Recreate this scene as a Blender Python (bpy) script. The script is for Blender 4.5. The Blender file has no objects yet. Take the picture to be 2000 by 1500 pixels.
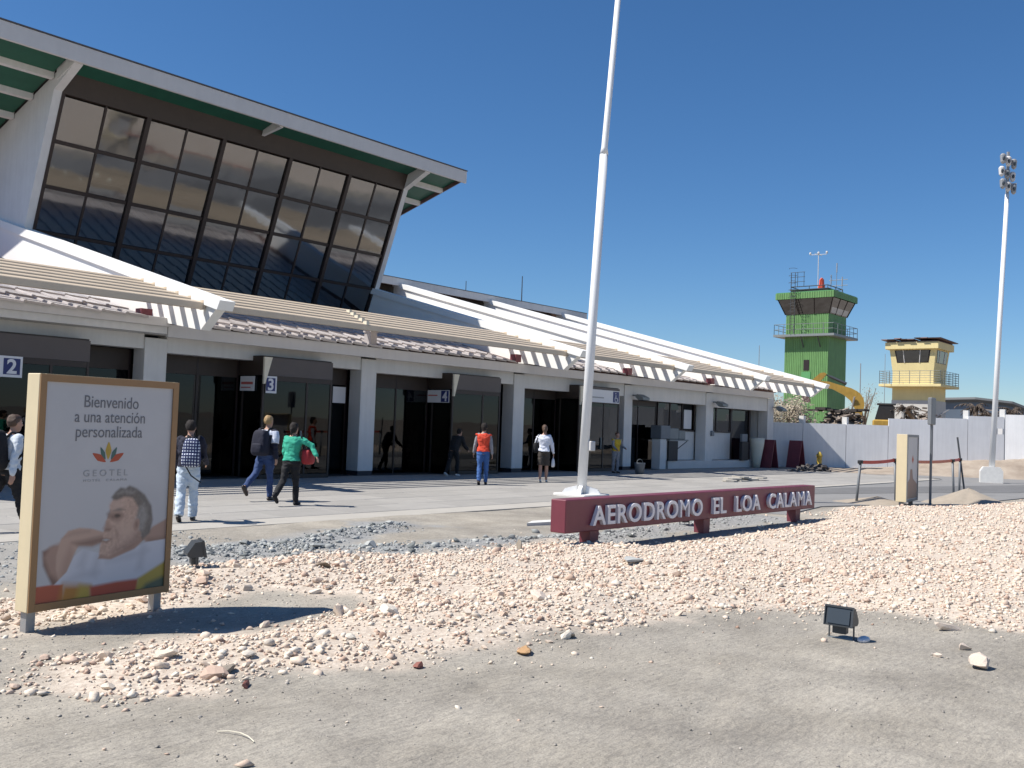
import bpy, bmesh, math, random
import numpy as np
from mathutils import Vector, Matrix

sc = bpy.context.scene
COL = sc.collection
RND = random.Random(7)
NR = np.random.RandomState(11)
rad = math.radians

# ------------------------------------------------------------------ camera
F, YAW, PITCH, ROLL = 1900.0, rad(40.2), math.atan(79 / 1900.0), rad(2.1)
fw = Vector((math.cos(YAW) * math.cos(PITCH), math.sin(YAW) * math.cos(PITCH), math.sin(PITCH)))
rt = Vector((math.sin(YAW), -math.cos(YAW), 0))
up = rt.cross(fw)
r2 = rt * math.cos(ROLL) + up * math.sin(ROLL)
u2 = -rt * math.sin(ROLL) + up * math.cos(ROLL)
cam = bpy.data.cameras.new('camera')
cam_o = bpy.data.objects.new('camera', cam)
COL.objects.link(cam_o)
M = Matrix((r2, u2, -fw)).transposed().to_4x4()
M.translation = (0, 0, 1.75)
cam_o.matrix_world = M
cam.sensor_width = 36
cam.lens = F / 2000 * 36
cam.clip_end = 6000
cam.clip_start = .05
sc.camera = cam_o

# ------------------------------------------------------------------ sky, sun, exposure
SUN = Vector((-.57, .47, 1.0)).normalized()          # towards the sun
w = bpy.data.worlds.new("World")
sc.world = w
w.use_nodes = True
nt = w.node_tree
sky = nt.nodes.new('ShaderNodeTexSky')
sky.sky_type = 'NISHITA'
sky.sun_disc = False
sky.sun_elevation = math.asin(SUN.z)
sky.sun_rotation = math.atan2(SUN.x, SUN.y)
sky.altitude = 1500
sky.air_density = 1.15
sky.dust_density = .4
sky.ozone_density = 8
hs_ = nt.nodes.new('ShaderNodeHueSaturation')          # deep dry-air blue of the high desert
hs_.inputs['Saturation'].default_value = 1.12
nt.links.new(sky.outputs[0], hs_.inputs['Color'])
nt.links.new(hs_.outputs[0], nt.nodes['Background'].inputs[0])
nt.nodes['Background'].inputs[1].default_value = .085
sl = bpy.data.lights.new('sun', 'SUN')
sl.energy = 5.0
sl.angle = rad(.53)
sl.color = (1, .955, .89)
so = bpy.data.objects.new('sun', sl)
COL.objects.link(so)
so.rotation_euler = SUN.to_track_quat('Z', 'Y').to_euler()
sc.view_settings.view_transform = 'Standard'
sc.view_settings.look = 'None'
sc.view_settings.gamma = 1
sc.view_settings.exposure = 0.4
sc.view_settings.use_curve_mapping = False
sc.cycles.max_bounces = 6
sc.cycles.transparent_max_bounces = 12


# ------------------------------------------------------------------ materials
def mat(name, col, rough=.7, var=.12, scale=3.0, bump=0.0, bscale=40.0, metal=0.0, spec=.5, obj_rand=0.0, island=0.0, streak=0.0, coat=0.0):
    m = bpy.data.materials.new(name)
    m.use_nodes = True
    n, l = m.node_tree.nodes, m.node_tree.links
    b = n['Principled BSDF']
    b.inputs['Roughness'].default_value = rough
    b.inputs['Metallic'].default_value = metal
    b.inputs['Specular IOR Level'].default_value = spec
    b.inputs['Coat Weight'].default_value = coat
    tc = n.new('ShaderNodeTexCoord')
    val = None

    def mulv(a, lo, hi):
        nonlocal val
        mr = n.new('ShaderNodeMapRange')
        mr.inputs['To Min'].default_value = lo
        mr.inputs['To Max'].default_value = hi
        l.new(a, mr.inputs['Value'])
        if val is None:
            val = mr.outputs[0]
        else:
            mm = n.new('ShaderNodeMath')
            mm.operation = 'MULTIPLY'
            l.new(val, mm.inputs[0])
            l.new(mr.outputs[0], mm.inputs[1])
            val = mm.outputs[0]
    if var:
        no = n.new('ShaderNodeTexNoise')
        no.inputs['Scale'].default_value = scale
        no.inputs['Detail'].default_value = 6
        no.inputs['Roughness'].default_value = .65
        l.new(tc.outputs['Object'], no.inputs['Vector'])
        mulv(no.outputs['Fac'], 1 - var * 2, 1 + var * 2)
    if streak:
        mp = n.new('ShaderNodeMapping')
        mp.inputs['Scale'].default_value = (5, 5, .35)
        l.new(tc.outputs['Object'], mp.inputs['Vector'])
        no = n.new('ShaderNodeTexNoise')
        no.inputs['Scale'].default_value = 1.6
        no.inputs['Detail'].default_value = 5
        l.new(mp.outputs[0], no.inputs['Vector'])
        mulv(no.outputs['Fac'], 1 - streak * 2, 1 + streak)
    if obj_rand:
        oi = n.new('ShaderNodeObjectInfo')
        mulv(oi.outputs['Random'], 1 - obj_rand, 1 + obj_rand)
    if island:
        g = n.new('ShaderNodeNewGeometry')
        mulv(g.outputs['Random Per Island'], 1 - island, 1 + island)
    if val is not None:
        vm = n.new('ShaderNodeVectorMath')
        vm.operation = 'SCALE'
        vm.inputs[0].default_value = col
        l.new(val, vm.inputs['Scale'])
        l.new(vm.outputs[0], b.inputs['Base Color'])
    else:
        b.inputs['Base Color'].default_value = (*col, 1)
    if bump:
        no = n.new('ShaderNodeTexNoise')
        no.inputs['Scale'].default_value = bscale
        no.inputs['Detail'].default_value = 5
        l.new(tc.outputs['Object'], no.inputs['Vector'])
        bp = n.new('ShaderNodeBump')
        bp.inputs['Strength'].default_value = bump
        bp.inputs['Distance'].default_value = .02
        l.new(no.outputs['Fac'], bp.inputs['Height'])
        l.new(bp.outputs[0], b.inputs['Normal'])
    return m


def glass_mat(name, tint, base, ior=1.5, rough=.015, wobble=.0):
    m = bpy.data.materials.new(name)
    m.use_nodes = True
    n, l = m.node_tree.nodes, m.node_tree.links
    n.remove(n['Principled BSDF'])
    tr = n.new('ShaderNodeBsdfTransparent')
    tr.inputs[0].default_value = (*tint, 1)
    gl = n.new('ShaderNodeBsdfGlossy')
    gl.inputs['Color'].default_value = (.80, .84, .90, 1)
    gl.inputs['Roughness'].default_value = rough
    fr = n.new('ShaderNodeFresnel')
    fr.inputs[0].default_value = ior
    ad = n.new('ShaderNodeMath')
    ad.operation = 'ADD'
    ad.use_clamp = True
    ad.inputs[1].default_value = base
    l.new(fr.outputs[0], ad.inputs[0])
    mx = n.new('ShaderNodeMixShader')
    l.new(ad.outputs[0], mx.inputs[0])
    l.new(tr.outputs[0], mx.inputs[1])
    l.new(gl.outputs[0], mx.inputs[2])
    l.new(mx.outputs[0], n['Material Output'].inputs['Surface'])
    if wobble:
        tc = n.new('ShaderNodeTexCoord')
        no = n.new('ShaderNodeTexNoise')
        no.inputs['Scale'].default_value = .9
        no.inputs['Detail'].default_value = 2
        oi = n.new('ShaderNodeObjectInfo')
        av = n.new('ShaderNodeVectorMath')
        l.new(tc.outputs['Object'], av.inputs[0])
        l.new(oi.outputs['Random'], av.inputs[1])
        l.new(av.outputs[0], no.inputs['Vector'])
        bp = n.new('ShaderNodeBump')
        bp.inputs['Strength'].default_value = wobble
        bp.inputs['Distance'].default_value = .1
        l.new(no.outputs['Fac'], bp.inputs['Height'])
        l.new(bp.outputs[0], gl.inputs['Normal'])
    return m


MT = dict(
    white=mat('white_plaster', (.68, .67, .65), .75, .07, 1.2, .15, 60, streak=.06),
    beam=mat('white_beam_paint', (.88, .87, .83), .65, .03, .8, .06, 40),
    grey_white=mat('offwhite_trim', (.62, .60, .58), .7, .05, 1.5, streak=.03),
    slat=mat('cream_slat_paint', (.60, .49, .36), .55, .07, 1.5, obj_rand=.05),
    soffit=mat('green_soffit', (.018, .10, .062), .6, .15, 2.0),
    brown=mat('dark_brown_cladding', (.040, .028, .022), .55, .15, 2.5),
    header=mat('brown_door_header', (.095, .078, .072), .5, .1, 2.0),
    mull=mat('dark_mullion', (.022, .012, .011), .45, .1, 4),
    edge=mat('dark_metal_flashing', (.10, .09, .09), .5, .1, 4),
    tile=mat('clay_roof_tile', (.47, .435, .425), .34, .16, 4, .1, 50, obj_rand=.18, spec=1.0),
    tile_base=mat('tile_underlay', (.12, .06, .05), .8, .2, 3),
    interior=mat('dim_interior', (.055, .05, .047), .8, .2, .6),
    glass=glass_mat('tinted_glass', (.24, .235, .22), .0, 1.42, .012, .012),
    hall=glass_mat('reflective_glass', (.16, .155, .15), .16, 1.55, .06, .05),
    tower_glass=glass_mat('tower_glass', (.05, .045, .04), .10, 1.5, .02),
    darkbase=mat('dark_plinth', (.03, .03, .04), .6),
    creamfin=mat('cream_fin', (.72, .66, .52), .6),
    sign_white=mat('sign_white', (.70, .70, .72), .45, .03),
    sign_blue=mat('sign_blue', (.02, .03, .14), .45, .05),
    red_text=mat('red_print', (.5, .12, .1), .6),
    grey_text=mat('grey_print', (.16, .16, .17), .6, 0),
    pale_text=mat('pale_grey_print', (.34, .34, .34), .6, 0),
    maroon=mat('maroon_paint', (.17, .035, .05), .5, .1, 1.5, .05, 50, streak=.08),
    letter=mat('grey_white_letter', (.70, .69, .72), .4, .08, 6),
    cream=mat('cream_frame', (.68, .57, .37), .5, .06, 2, streak=.05),
    ochre=mat('ochre_frame', (.31, .175, .075), .5, .1, 2),
    galv=mat('galvanised_post', (.34, .34, .34), .45, .1, 6, metal=.4),
    post_grey=mat('grey_post', (.17, .18, .19), .5, .1, 6),
    pole_white=mat('pole_white', (.80, .80, .79), .45, .05, 1),
    lamp_black=mat('lamp_casting', (.045, .05, .055), .42, .1, 8),
    lamp_glass=mat('lamp_glass', (.04, .05, .06), .35, .05, 3, spec=.5),
    concrete=mat('white_concrete', (.66, .65, .62), .85, .1, 5, .3, 60),
    wallpanel=mat('painted_wall_panel', (.70, .71, .725), .7, .07, .8, .15, 30, obj_rand=.06, streak=.07),
    green=mat('green_cladding', (.145, .30, .10), .5, .16, .7, streak=.24),
    green_dark=mat('green_trim', (.10, .30, .11), .45, .12, 1.2),
    steel=mat('grey_steel', (.20, .22, .22), .5, .1, 4),
    steel_dark=mat('dark_steel', (.06, .065, .07), .5, .1, 4),
    yellow=mat('yellow_plaster', (.72, .60, .30), .75, .07, .8, streak=.06),
    rust=mat('rusty_roof', (.14, .085, .08), .75, .35, 3),
    plinth=mat('grey_plinth', (.52, .50, .46), .85, .1, 1),
    orange_red=mat('beacon_red', (.65, .09, .04), .5, .1),
    excav=mat('excavator_yellow', (.46, .28, .05), .5, .2, 1.6, streak=.15),
    black=mat('black_rubber', (.02, .02, .022), .6, .1, 8),
    debris_dark=mat('dark_debris', (.045, .038, .033), .9, .4, 4),
    debris=mat('brown_debris', (.20, .165, .135), .95, .3, 4, island=.45),
    dry_leaf=mat('dry_leaf', (.36, .31, .23), .9, .2, 3, island=.45),
    bark=mat('dry_bark', (.20, .155, .115), .9, .25, 8),
    frond=mat('dead_frond', (.075, .056, .042), .9, .2, 3, island=.5),
    leaf=mat('green_leaf', (.055, .12, .03), .6, .2, 4, island=.4),
    hangar=mat('blue_grey_cladding', (.10, .13, .17), .5, .1, .6),
    belt=mat('red_belt', (.55, .07, .05), .55, .1, 4),
    belt_o=mat('faded_orange_belt', (.62, .18, .10), .55, .1, 4),
    sand=mat('heaped_sand', (.34, .29, .23), .95, .12, 6, .6, 70),
    soil=mat('dark_soil', (.10, .09, .085), .95, .3, 6, .6, 30),
    hyd=mat('hydrant_yellow', (.55, .38, .06), .5, .1, 4),
    bin=mat('bin_cream', (.62, .60, .50), .6, .06, 3),
    grey_plastic=mat('grey_plastic', (.14, .16, .18), .5, .1, 4),
    skin=mat('skin', (.42, .24, .17), .55, .06, 12),
    eye=mat('eye_white', (.7, .68, .66), .3, 0),
    lip=mat('lip', (.35, .12, .10), .5, 0),
    hair_dark=mat('dark_hair', (.014, .009, .007), .8, .3, 60, .6, 120),
    hair_fair=mat('fair_hair', (.36, .23, .10), .5, .3, 60, .6, 120),
    hair_brown=mat('brown_hair', (.09, .05, .03), .5, .3, 60, .6, 120),
    shoe=mat('dark_shoe', (.03, .022, .018), .5, .1, 10),
    shoe_white=mat('white_shoe', (.6, .58, .55), .5, .1, 10),
    navy=mat('navy_cloth', (.012, .013, .028), .85, .25, 6, .7, 14),
    black_cloth=mat('black_cloth', (.010, .010, .012), .85, .25, 6, .7, 14),
    teal=mat('teal_knit', (.035, .37, .24), .85, .12, 6, .8, 13),
    redvest=mat('red_vest_cloth', (.62, .055, .022), .8, .12, 6, .7, 12),
    white_cloth=mat('white_cloth', (.66, .69, .78), .85, .06, 6, .8, 12),
    grey_cloth=mat('grey_cloth', (.26, .26, .28), .85, .12, 6, .7, 14),
    lightshirt=mat('pale_shirt_cloth', (.60, .65, .70), .85, .06, 6, .7, 14),
    palejean=mat('pale_denim', (.54, .62, .70), .85, .14, 8, .8, 14),
    jean=mat('blue_denim', (.03, .06, .16), .85, .2, 6, .8, 14),
    bluejean=mat('bright_blue_denim', (.04, .11, .30), .85, .25, 5, .8, 14),
    brownshort=mat('brown_cloth', (.055, .045, .038), .85, .15, 6, .7, 14),
    yellowvest=mat('yellow_vest_cloth', (.60, .40, .03), .8, .1, 6, .6, 14),
    redbag=mat('red_bag_cloth', (.30, .015, .02), .7, .15, 6, .5, 12),
)


def plaid_mat():
    m = mat('plaid_cloth', (.6, .62, .68), .85)
    n, l = m.node_tree.nodes, m.node_tree.links
    b = n['Principled BSDF']
    for k in list(b.inputs['Base Color'].links):
        l.remove(k)
    tc = n.new('ShaderNodeTexCoord')
    prev = None
    for rot, s in ((0, 7.0), (1.5708, 6.0)):
        mp = n.new('ShaderNodeMapping')
        mp.inputs['Rotation'].default_value = (0, rot, 0)
        l.new(tc.outputs['Object'], mp.inputs['Vector'])
        wv = n.new('ShaderNodeTexWave')
        wv.inputs['Scale'].default_value = s
        wv.inputs['Distortion'].default_value = 1.5
        l.new(mp.outputs[0], wv.inputs['Vector'])
        cr = n.new('ShaderNodeValToRGB')
        cr.color_ramp.elements[0].position = .42
        cr.color_ramp.elements[1].position = .55
        l.new(wv.outputs['Fac'], cr.inputs[0])
        if prev is None:
            prev = cr.outputs[0]
        else:
            mm = n.new('ShaderNodeMath')
            mm.operation = 'MULTIPLY'
            l.new(prev, mm.inputs[0])
            l.new(cr.outputs[0], mm.inputs[1])
            prev = mm.outputs[0]
    mx = n.new('ShaderNodeMix')
    mx.data_type = 'RGBA'
    mx.inputs[6].default_value = (.02, .03, .10, 1)
    mx.inputs[7].default_value = (.62, .66, .74, 1)
    l.new(prev, mx.inputs[0])
    l.new(mx.outputs[2], b.inputs['Base Color'])
    return m


MT['plaid'] = plaid_mat()


# ------------------------------------------------------------------ mesh builder
class MB:
    def __init__(s):
        s.v, s.f = [], []

    def add(s, vs, fs):
        o = len(s.v)
        s.v += [tuple(p) for p in vs]
        s.f += [tuple(i + o for i in f) for f in fs]
        return s

    def box(s, x0, x1, y0, y1, z0, z1):
        return s.add([(x0, y0, z0), (x1, y0, z0), (x1, y1, z0), (x0, y1, z0), (x0, y0, z1), (x1, y0, z1), (x1, y1, z1), (x0, y1, z1)],
                     [(0, 3, 2, 1), (4, 5, 6, 7), (0, 1, 5, 4), (1, 2, 6, 5), (2, 3, 7, 6), (3, 0, 4, 7)])

    def bbox(s, x0, x1, y0, y1, z0, z1, b=.02):
        """box with chamfered edges"""
        bm = bmesh.new()
        bmesh.ops.create_cube(bm, size=1)
        for v in bm.verts:
            v.co = Vector(((x0 + x1) / 2 + v.co.x * (x1 - x0), (y0 + y1) / 2 + v.co.y * (y1 - y0), (z0 + z1) / 2 + v.co.z * (z1 - z0)))
        bmesh.ops.bevel(bm, geom=bm.edges[:], offset=b, segments=1, affect='EDGES')
        return s.bm(bm)

    def bm(s, bm, mx=None):
        bm.verts.index_update()
        vs = [(mx @ v.co if mx else v.co)[:] for v in bm.verts]
        fs = [[v.index for v in f.verts] for f in bm.faces]
        bm.free()
        return s.add(vs, fs)

    def prism(s, poly, axis, a, b):
        """polygon (2D) extruded along axis x|y|z from a to b"""
        n = len(poly)
        ar = sum(poly[i][0] * poly[(i + 1) % n][1] - poly[(i + 1) % n][0] * poly[i][1] for i in range(n))

        def P(p, t):
            return {'x': (t, p[0], p[1]), 'y': (p[0], t, p[1]), 'z': (p[0], p[1], t)}[axis]
        if (ar < 0) != (axis == 'y'):
            poly = poly[::-1]
        vs = [P(p, a) for p in poly] + [P(p, b) for p in poly]
        if b < a:
            vs = [P(p, b) for p in poly] + [P(p, a) for p in poly]
        fs = [tuple(range(n))[::-1], tuple(range(n, 2 * n))] + [(i, (i + 1) % n, n + (i + 1) % n, n + i) for i in range(n)]
        return s.add(vs, fs)

    def tube(s, path, r, seg=8, cap=True, round_=0):
        path = [Vector(p) for p in path]
        rs = r if isinstance(r, (list, tuple)) else [r] * len(path)
        if round_:
            d0 = (path[0] - path[1]).normalized()
            d1 = (path[-1] - path[-2]).normalized()
            path = [path[0] + d0 * rs[0] * .8, path[0] + d0 * rs[0] * .45] + path + [path[-1] + d1 * rs[-1] * .45, path[-1] + d1 * rs[-1] * .8]
            rs = [rs[0] * .35, rs[0] * .82] + list(rs) + [rs[-1] * .82, rs[-1] * .35]
        o = len(s.v)
        prev = None
        for i, p in enumerate(path):
            t = (path[min(i + 1, len(path) - 1)] - path[max(i - 1, 0)])
            if t.length < 1e-9:
                t = Vector((0, 0, 1))
            t.normalize()
            if prev is None:
                a = Vector((1, 0, 0)) if abs(t.x) < .9 else Vector((0, 1, 0))
                u = (a - t * a.dot(t)).normalized()
            else:
                u = prev - t * prev.dot(t)
                u = u.normalized() if u.length > 1e-6 else t.orthogonal().normalized()
            prev = u
            vv = t.cross(u)
            for k in range(seg):
                an = 2 * math.pi * k / seg
                q = p + (u * math.cos(an) + vv * math.sin(an)) * rs[i]
                s.v.append(q[:])
        n = len(path)
        for i in range(n - 1):
            for k in range(seg):
                a = o + i * seg + k
                b = o + i * seg + (k + 1) % seg
                s.f.append((a, b, b + seg, a + seg))
        if cap:
            s.f.append(tuple(o + k for k in range(seg))[::-1])
            s.f.append(tuple(o + (n - 1) * seg + k for k in range(seg)))
        return s

    def rings(s, rs, seg=16):
        """stack of ellipses (cx,cy,z,rx,ry), closed"""
        o = len(s.v)
        for cx, cy, z, rx, ry in rs:
            for k in range(seg):
                an = 2 * math.pi * k / seg
                s.v.append((cx + rx * math.cos(an), cy + ry * math.sin(an), z))
        for i in range(len(rs) - 1):
            for k in range(seg):
                a, b = o + i * seg + k, o + i * seg + (k + 1) % seg
                s.f.append((a, b, b + seg, a + seg))
        s.f.append(tuple(o + k for k in range(seg))[::-1])
        s.f.append(tuple(o + (len(rs) - 1) * seg + k for k in range(seg)))
        return s

    def ell(s, c, r, seg=12, n=8):
        rs = []
        for i in range(n + 1):
            a = math.pi * (i + .0) / n
            k = max(math.sin(a), .05)
            rs.append((c[0], c[1], c[2] - r[2] * math.cos(a), r[0] * k, r[1] * k))
        return s.rings(rs, seg)

    def mesh(s, name, m, off=(0, 0, 0), smooth=False):
        me = bpy.data.meshes.new(name)
        me.from_pydata([(x - off[0], y - off[1], z - off[2]) for x, y, z in s.v], [], s.f)
        if m:
            me.materials.append(m)
        if smooth:
            me.shade_smooth()
        me.update()
        return me


def link(name, me, parent=None, loc=(0, 0, 0), rot=None):
    o = bpy.data.objects.new(name, me)
    COL.objects.link(o)
    o.location = loc
    if rot:
        o.rotation_euler = rot
    if parent:
        o.parent = parent
    return o


def tag(o, label=None, cat=None, group=None, kind=None):
    if label:
        o['label'] = label
    if cat:
        o['category'] = cat
    if group:
        o['group'] = group
    if kind:
        o['kind'] = kind
    return o


class Thing:
    """an Empty at the base; parts are given in world coordinates unless local=True"""

    def __init__(s, name, label, cat, loc=(0, 0, 0), rz=0.0, group=None, local=False, scale=None):
        s.o = bpy.data.objects.new(name, None)
        COL.objects.link(s.o)
        s.o.location = loc
        s.o.rotation_euler = (0, 0, rz)
        if scale:
            s.o.scale = (scale,) * 3
        s.off = (0, 0, 0) if local else loc
        tag(s.o, label, cat, group)

    def part(s, name, mb, m, parent=None, label=None, smooth=False, kind=None):
        o = link(name, mb.mesh(name, MT[m] if isinstance(m, str) else m, s.off, smooth), parent or s.o)
        tag(o, label, kind=kind)
        return o

    def raw(s, name, me, parent=None, loc=(0, 0, 0), rot=None):
        o = link(name, me, parent or s.o, (loc[0] - s.off[0], loc[1] - s.off[1], loc[2] - s.off[2]), rot)
        return o


def single(name, label, cat, mb, m, loc=(0, 0, 0), group=None, smooth=False, kind=None, rz=0):
    o = link(name, mb.mesh(name, MT[m] if isinstance(m, str) else m, loc, smooth), None, loc)
    o.rotation_euler = (0, 0, rz)
    return tag(o, label, cat, group, kind)


def text_mesh(s, size=1.0, ext=0.0, offset=0.0, align='LEFT', spacing=1.0, bevel=0.0):
    c = bpy.data.curves.new('t', 'FONT')
    c.body = s
    c.size = size
    c.extrude = ext
    c.offset = offset
    c.bevel_depth = bevel
    c.align_x = align
    c.space_character = spacing
    o = bpy.data.objects.new('t', c)
    COL.objects.link(o)
    dg = bpy.context.evaluated_depsgraph_get()
    me = bpy.data.meshes.new_from_object(o.evaluated_get(dg))
    bpy.data.objects.remove(o)
    bpy.data.curves.remove(c)
    return me


def remesh(mb, voxel, smooth_it=2):
    me = mb.mesh('r', None)
    o = bpy.data.objects.new('r', me)
    COL.objects.link(o)
    r = o.modifiers.new('r', 'REMESH')
    r.mode = 'VOXEL'
    r.voxel_size = voxel
    if smooth_it:
        sm = o.modifiers.new('s', 'SMOOTH')
        sm.factor = .5
        sm.iterations = smooth_it
    dg = bpy.context.evaluated_depsgraph_get()
    out = bpy.data.meshes.new_from_object(o.evaluated_get(dg))
    bpy.data.objects.remove(o)
    bpy.data.meshes.remove(me)
    out.shade_smooth()
    return out


# ------------------------------------------------------------------ noise + ground height
def hash2(ix, iy, seed=0):
    h = (ix.astype(np.int64) * 374761393 + iy.astype(np.int64) * 668265263 + seed * 1442695041) & 0xffffffff
    h = ((h ^ (h >> 13)) * 1274126177) & 0xffffffff
    return ((h ^ (h >> 16)) & 0xffff) / 65535.0


def vnoise(x, y, seed=0):
    ix, iy = np.floor(x), np.floor(y)
    fx, fy = x - ix, y - iy
    fx, fy = fx * fx * (3 - 2 * fx), fy * fy * (3 - 2 * fy)
    a, b = hash2(ix, iy, seed), hash2(ix + 1, iy, seed)
    c, d = hash2(ix, iy + 1, seed), hash2(ix + 1, iy + 1, seed)
    return (a + (b - a) * fx) * (1 - fy) + (c + (d - c) * fx) * fy - .5


def fbm(x, y, sc_, oct_=4, seed=0):
    t, a = 0, 1.0
    for i in range(oct_):
        t = t + a * vnoise(x / sc_ + 17 * i, y / sc_ - 9 * i, seed + i)
        a *= .5
        sc_ *= .5
    return t


def inpoly(x, y, poly):
    r = np.zeros(x.shape, bool)
    n = len(poly)
    for i in range(n):
        x0, y0 = poly[i]
        x1, y1 = poly[(i + 1) % n]
        c = ((y0 > y) != (y1 > y)) & (x < (x1 - x0) * (y - y0) / (y1 - y0 + 1e-12) + x0)
        r ^= c
    return r


def pdist(x, y, poly, closed=True):
    """signed distance to polygon edge, positive inside"""
    d = np.full(x.shape, 1e9)
    n = len(poly)
    for i in range(n if closed else n - 1):
        ax, ay = poly[i]
        bx, by = poly[(i + 1) % n]
        t = np.clip(((x - ax) * (bx - ax) + (y - ay) * (by - ay)) / ((bx - ax) ** 2 + (by - ay) ** 2 + 1e-12), 0, 1)
        d = np.minimum(d, np.hypot(x - ax - t * (bx - ax), y - ay - t * (by - ay)))
    if closed:
        return np.where(inpoly(x, y, poly), d, -d)
    return d


GRAVEL = [(1.8, 9.4), (3.85, 9.35), (6.0, 9.95), (7.84, 9.85), (9.48, 8.85), (11.8, 8.75), (12.4, 7.8), (15.0, 7.75), (20.3, 8.3),
          (23.6, 9.2), (27, 8.0), (31, 7.0), (45, 6.2), (70, 5), (70, -2), (30, .3), (16, 1.3), (9.93, 2.2), (9.92, 3.55), (8.12, 4.85), (6.31, 4.96), (5.06, 5.16),
          (3.99, 5.53), (3.2, 5.75), (2.8, 6.36), (3.03, 6.74), (3.9, 6.68), (5.04, 6.67), (6.11, 6.79), (6.47, 7.35),
          (5.86, 8.18), (4.9, 8.08), (3.9, 7.95), (1.8, 7.7)]
GREY1 = [(5.6, 11.0), (6.61, 10.45), (7.99, 10.1), (9.5, 9.5), (12.07, 9.06), (14, 8.9), (19, 9.2)]
GREY2 = [(6.6, 10.9), (8.07, 10.64), (9.7, 11.31), (11.1, 11.68)]
WALLD = Vector((.545, -.838, 0)).normalized()


def sstep(t):
    t = np.clip(t, 0, 1)
    return t * t * (3 - 2 * t)


def ground_h(x, y):
    x = np.asarray(x, float)
    y = np.asarray(y, float)
    h = np.zeros(x.shape)
    r = np.hypot(x, y)
    nearf = np.exp(-r / 40)
    h += .05 * fbm(x, y, 2.2, 4, 3) * nearf + .018 * fbm(x, y, .5, 3, 8) * np.exp(-r / 14)
    h += .035 * np.abs(fbm(x * .8 + y * .5, y * 1.4 - x * .3, 1.3, 3, 55)) * np.exp(-r / 12)
    # raked / trodden ripples in the foreground dirt
    u = x * .35 + y * .94
    v = x * .94 - y * .35
    h += .022 * fbm(u * 2.4, v * .6, .6, 3, 21) * np.exp(-r / 10)
    for cx, cy, rr in ((9.5, -9.0, 12.6), (9.5, -9.0, 14.1), (-6, -3, 11.2), (-6, -3, 12.7)):
        dd = np.abs(np.hypot(x - cx, y - cy) - rr)
        tread = .5 + .5 * np.sin(np.arctan2(y - cy, x - cx) * rr * 28)
        h -= (.014 + .006 * tread) * sstep(1 - dd / .13) * np.exp(-r / 25) * np.clip(.6 + 1.6 * fbm(x, y, 1.1, 2, 91), 0, 1)
        h += .008 * sstep(1 - np.abs(dd - .17) / .07) * np.exp(-r / 25)
    gd = pdist(x, y, GRAVEL)
    h += sstep(gd / .9 + .1) * .085 * (1 + .9 * fbm(x, y, 1.1, 3, 5))
    g1 = pdist(x, y, GREY1, False)
    g2 = pdist(x, y, GREY2, False)
    h += .05 * sstep(1 - g1 / .5) + .06 * sstep(1 - g2 / .45)
    # flatten under road and building
    bld = sstep((y - 13.15) / .3) * sstep((46 - x) / 4 + 1)
    rd = sstep((pdist(x, y, ROAD) + .6) / .7)
    flat = np.maximum(bld, rd)
    h = h * (1 - flat) - .06 * flat
    # embankment in front of the boundary wall, rising to the right
    s = (x - 50.3) * WALLD.x + (y - 22) * WALLD.y         # along the wall
    t = (x - 50.3) * .838 + (y - 22) * .545                # across (negative = camera side)
    rise = np.interp(s, [-2, 0, 2.5, 4.7, 7.1, 9, 11, 20, 60], [0, .02, .1, .27, .55, .8, .95, 1.2, 1.2])
    h += rise * sstep((t + 4.2) / 3.4) * (1 + .25 * fbm(x, y, 1.5, 3, 31))
    return h


ROAD = [(20.6, 9.3), (24, 9.9), (31, 7.9), (60, 6.3), (200, -8), (200, 2), (75, 8.5), (60, 12.6), (54, 14.9), (47, 17.2), (43.5, 18.3), (40, 19.2), (36, 13.4), (20.6, 13.4)]


def axis(segs):
    out = []
    for a, b, st in segs:
        out += list(np.arange(a, b, st))
    out.append(segs[-1][1])
    return np.array(out)


gx = axis([(-3000, -200, 400), (-200, -20, 20), (-20, 1, 1.5), (1, 14, .075), (14, 32, .2), (32, 64, .5), (64, 200, 8), (200, 3000, 280)])
gy = axis([(-3000, -200, 400), (-200, -20, 20), (-20, 0, 1.0), (0, 12.6, .075), (12.6, 30, .4), (30, 200, 10), (200, 3000, 280)])
GX, GY = np.meshgrid(gx, gy)
GZ = ground_h(GX, GY)


def grid_mesh(name, X, Y, Z):
    ny, nx = X.shape
    me = bpy.data.meshes.new(name)
    co = np.stack([X, Y, Z], -1).reshape(-1, 3)
    idx = np.arange(nx * ny).reshape(ny, nx)
    q = np.stack([idx[:-1, :-1], idx[:-1, 1:], idx[1:, 1:], idx[1:, :-1]], -1).reshape(-1, 4)
    me.vertices.add(len(co))
    me.vertices.foreach_set('co', co.ravel())
    me.loops.add(q.size)
    me.loops.foreach_set('vertex_index', q.ravel())
    me.polygons.add(len(q))
    me.polygons.foreach_set('loop_start', np.arange(0, q.size, 4))
    me.update(calc_edges=True)
    me.shade_smooth()
    return me


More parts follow.
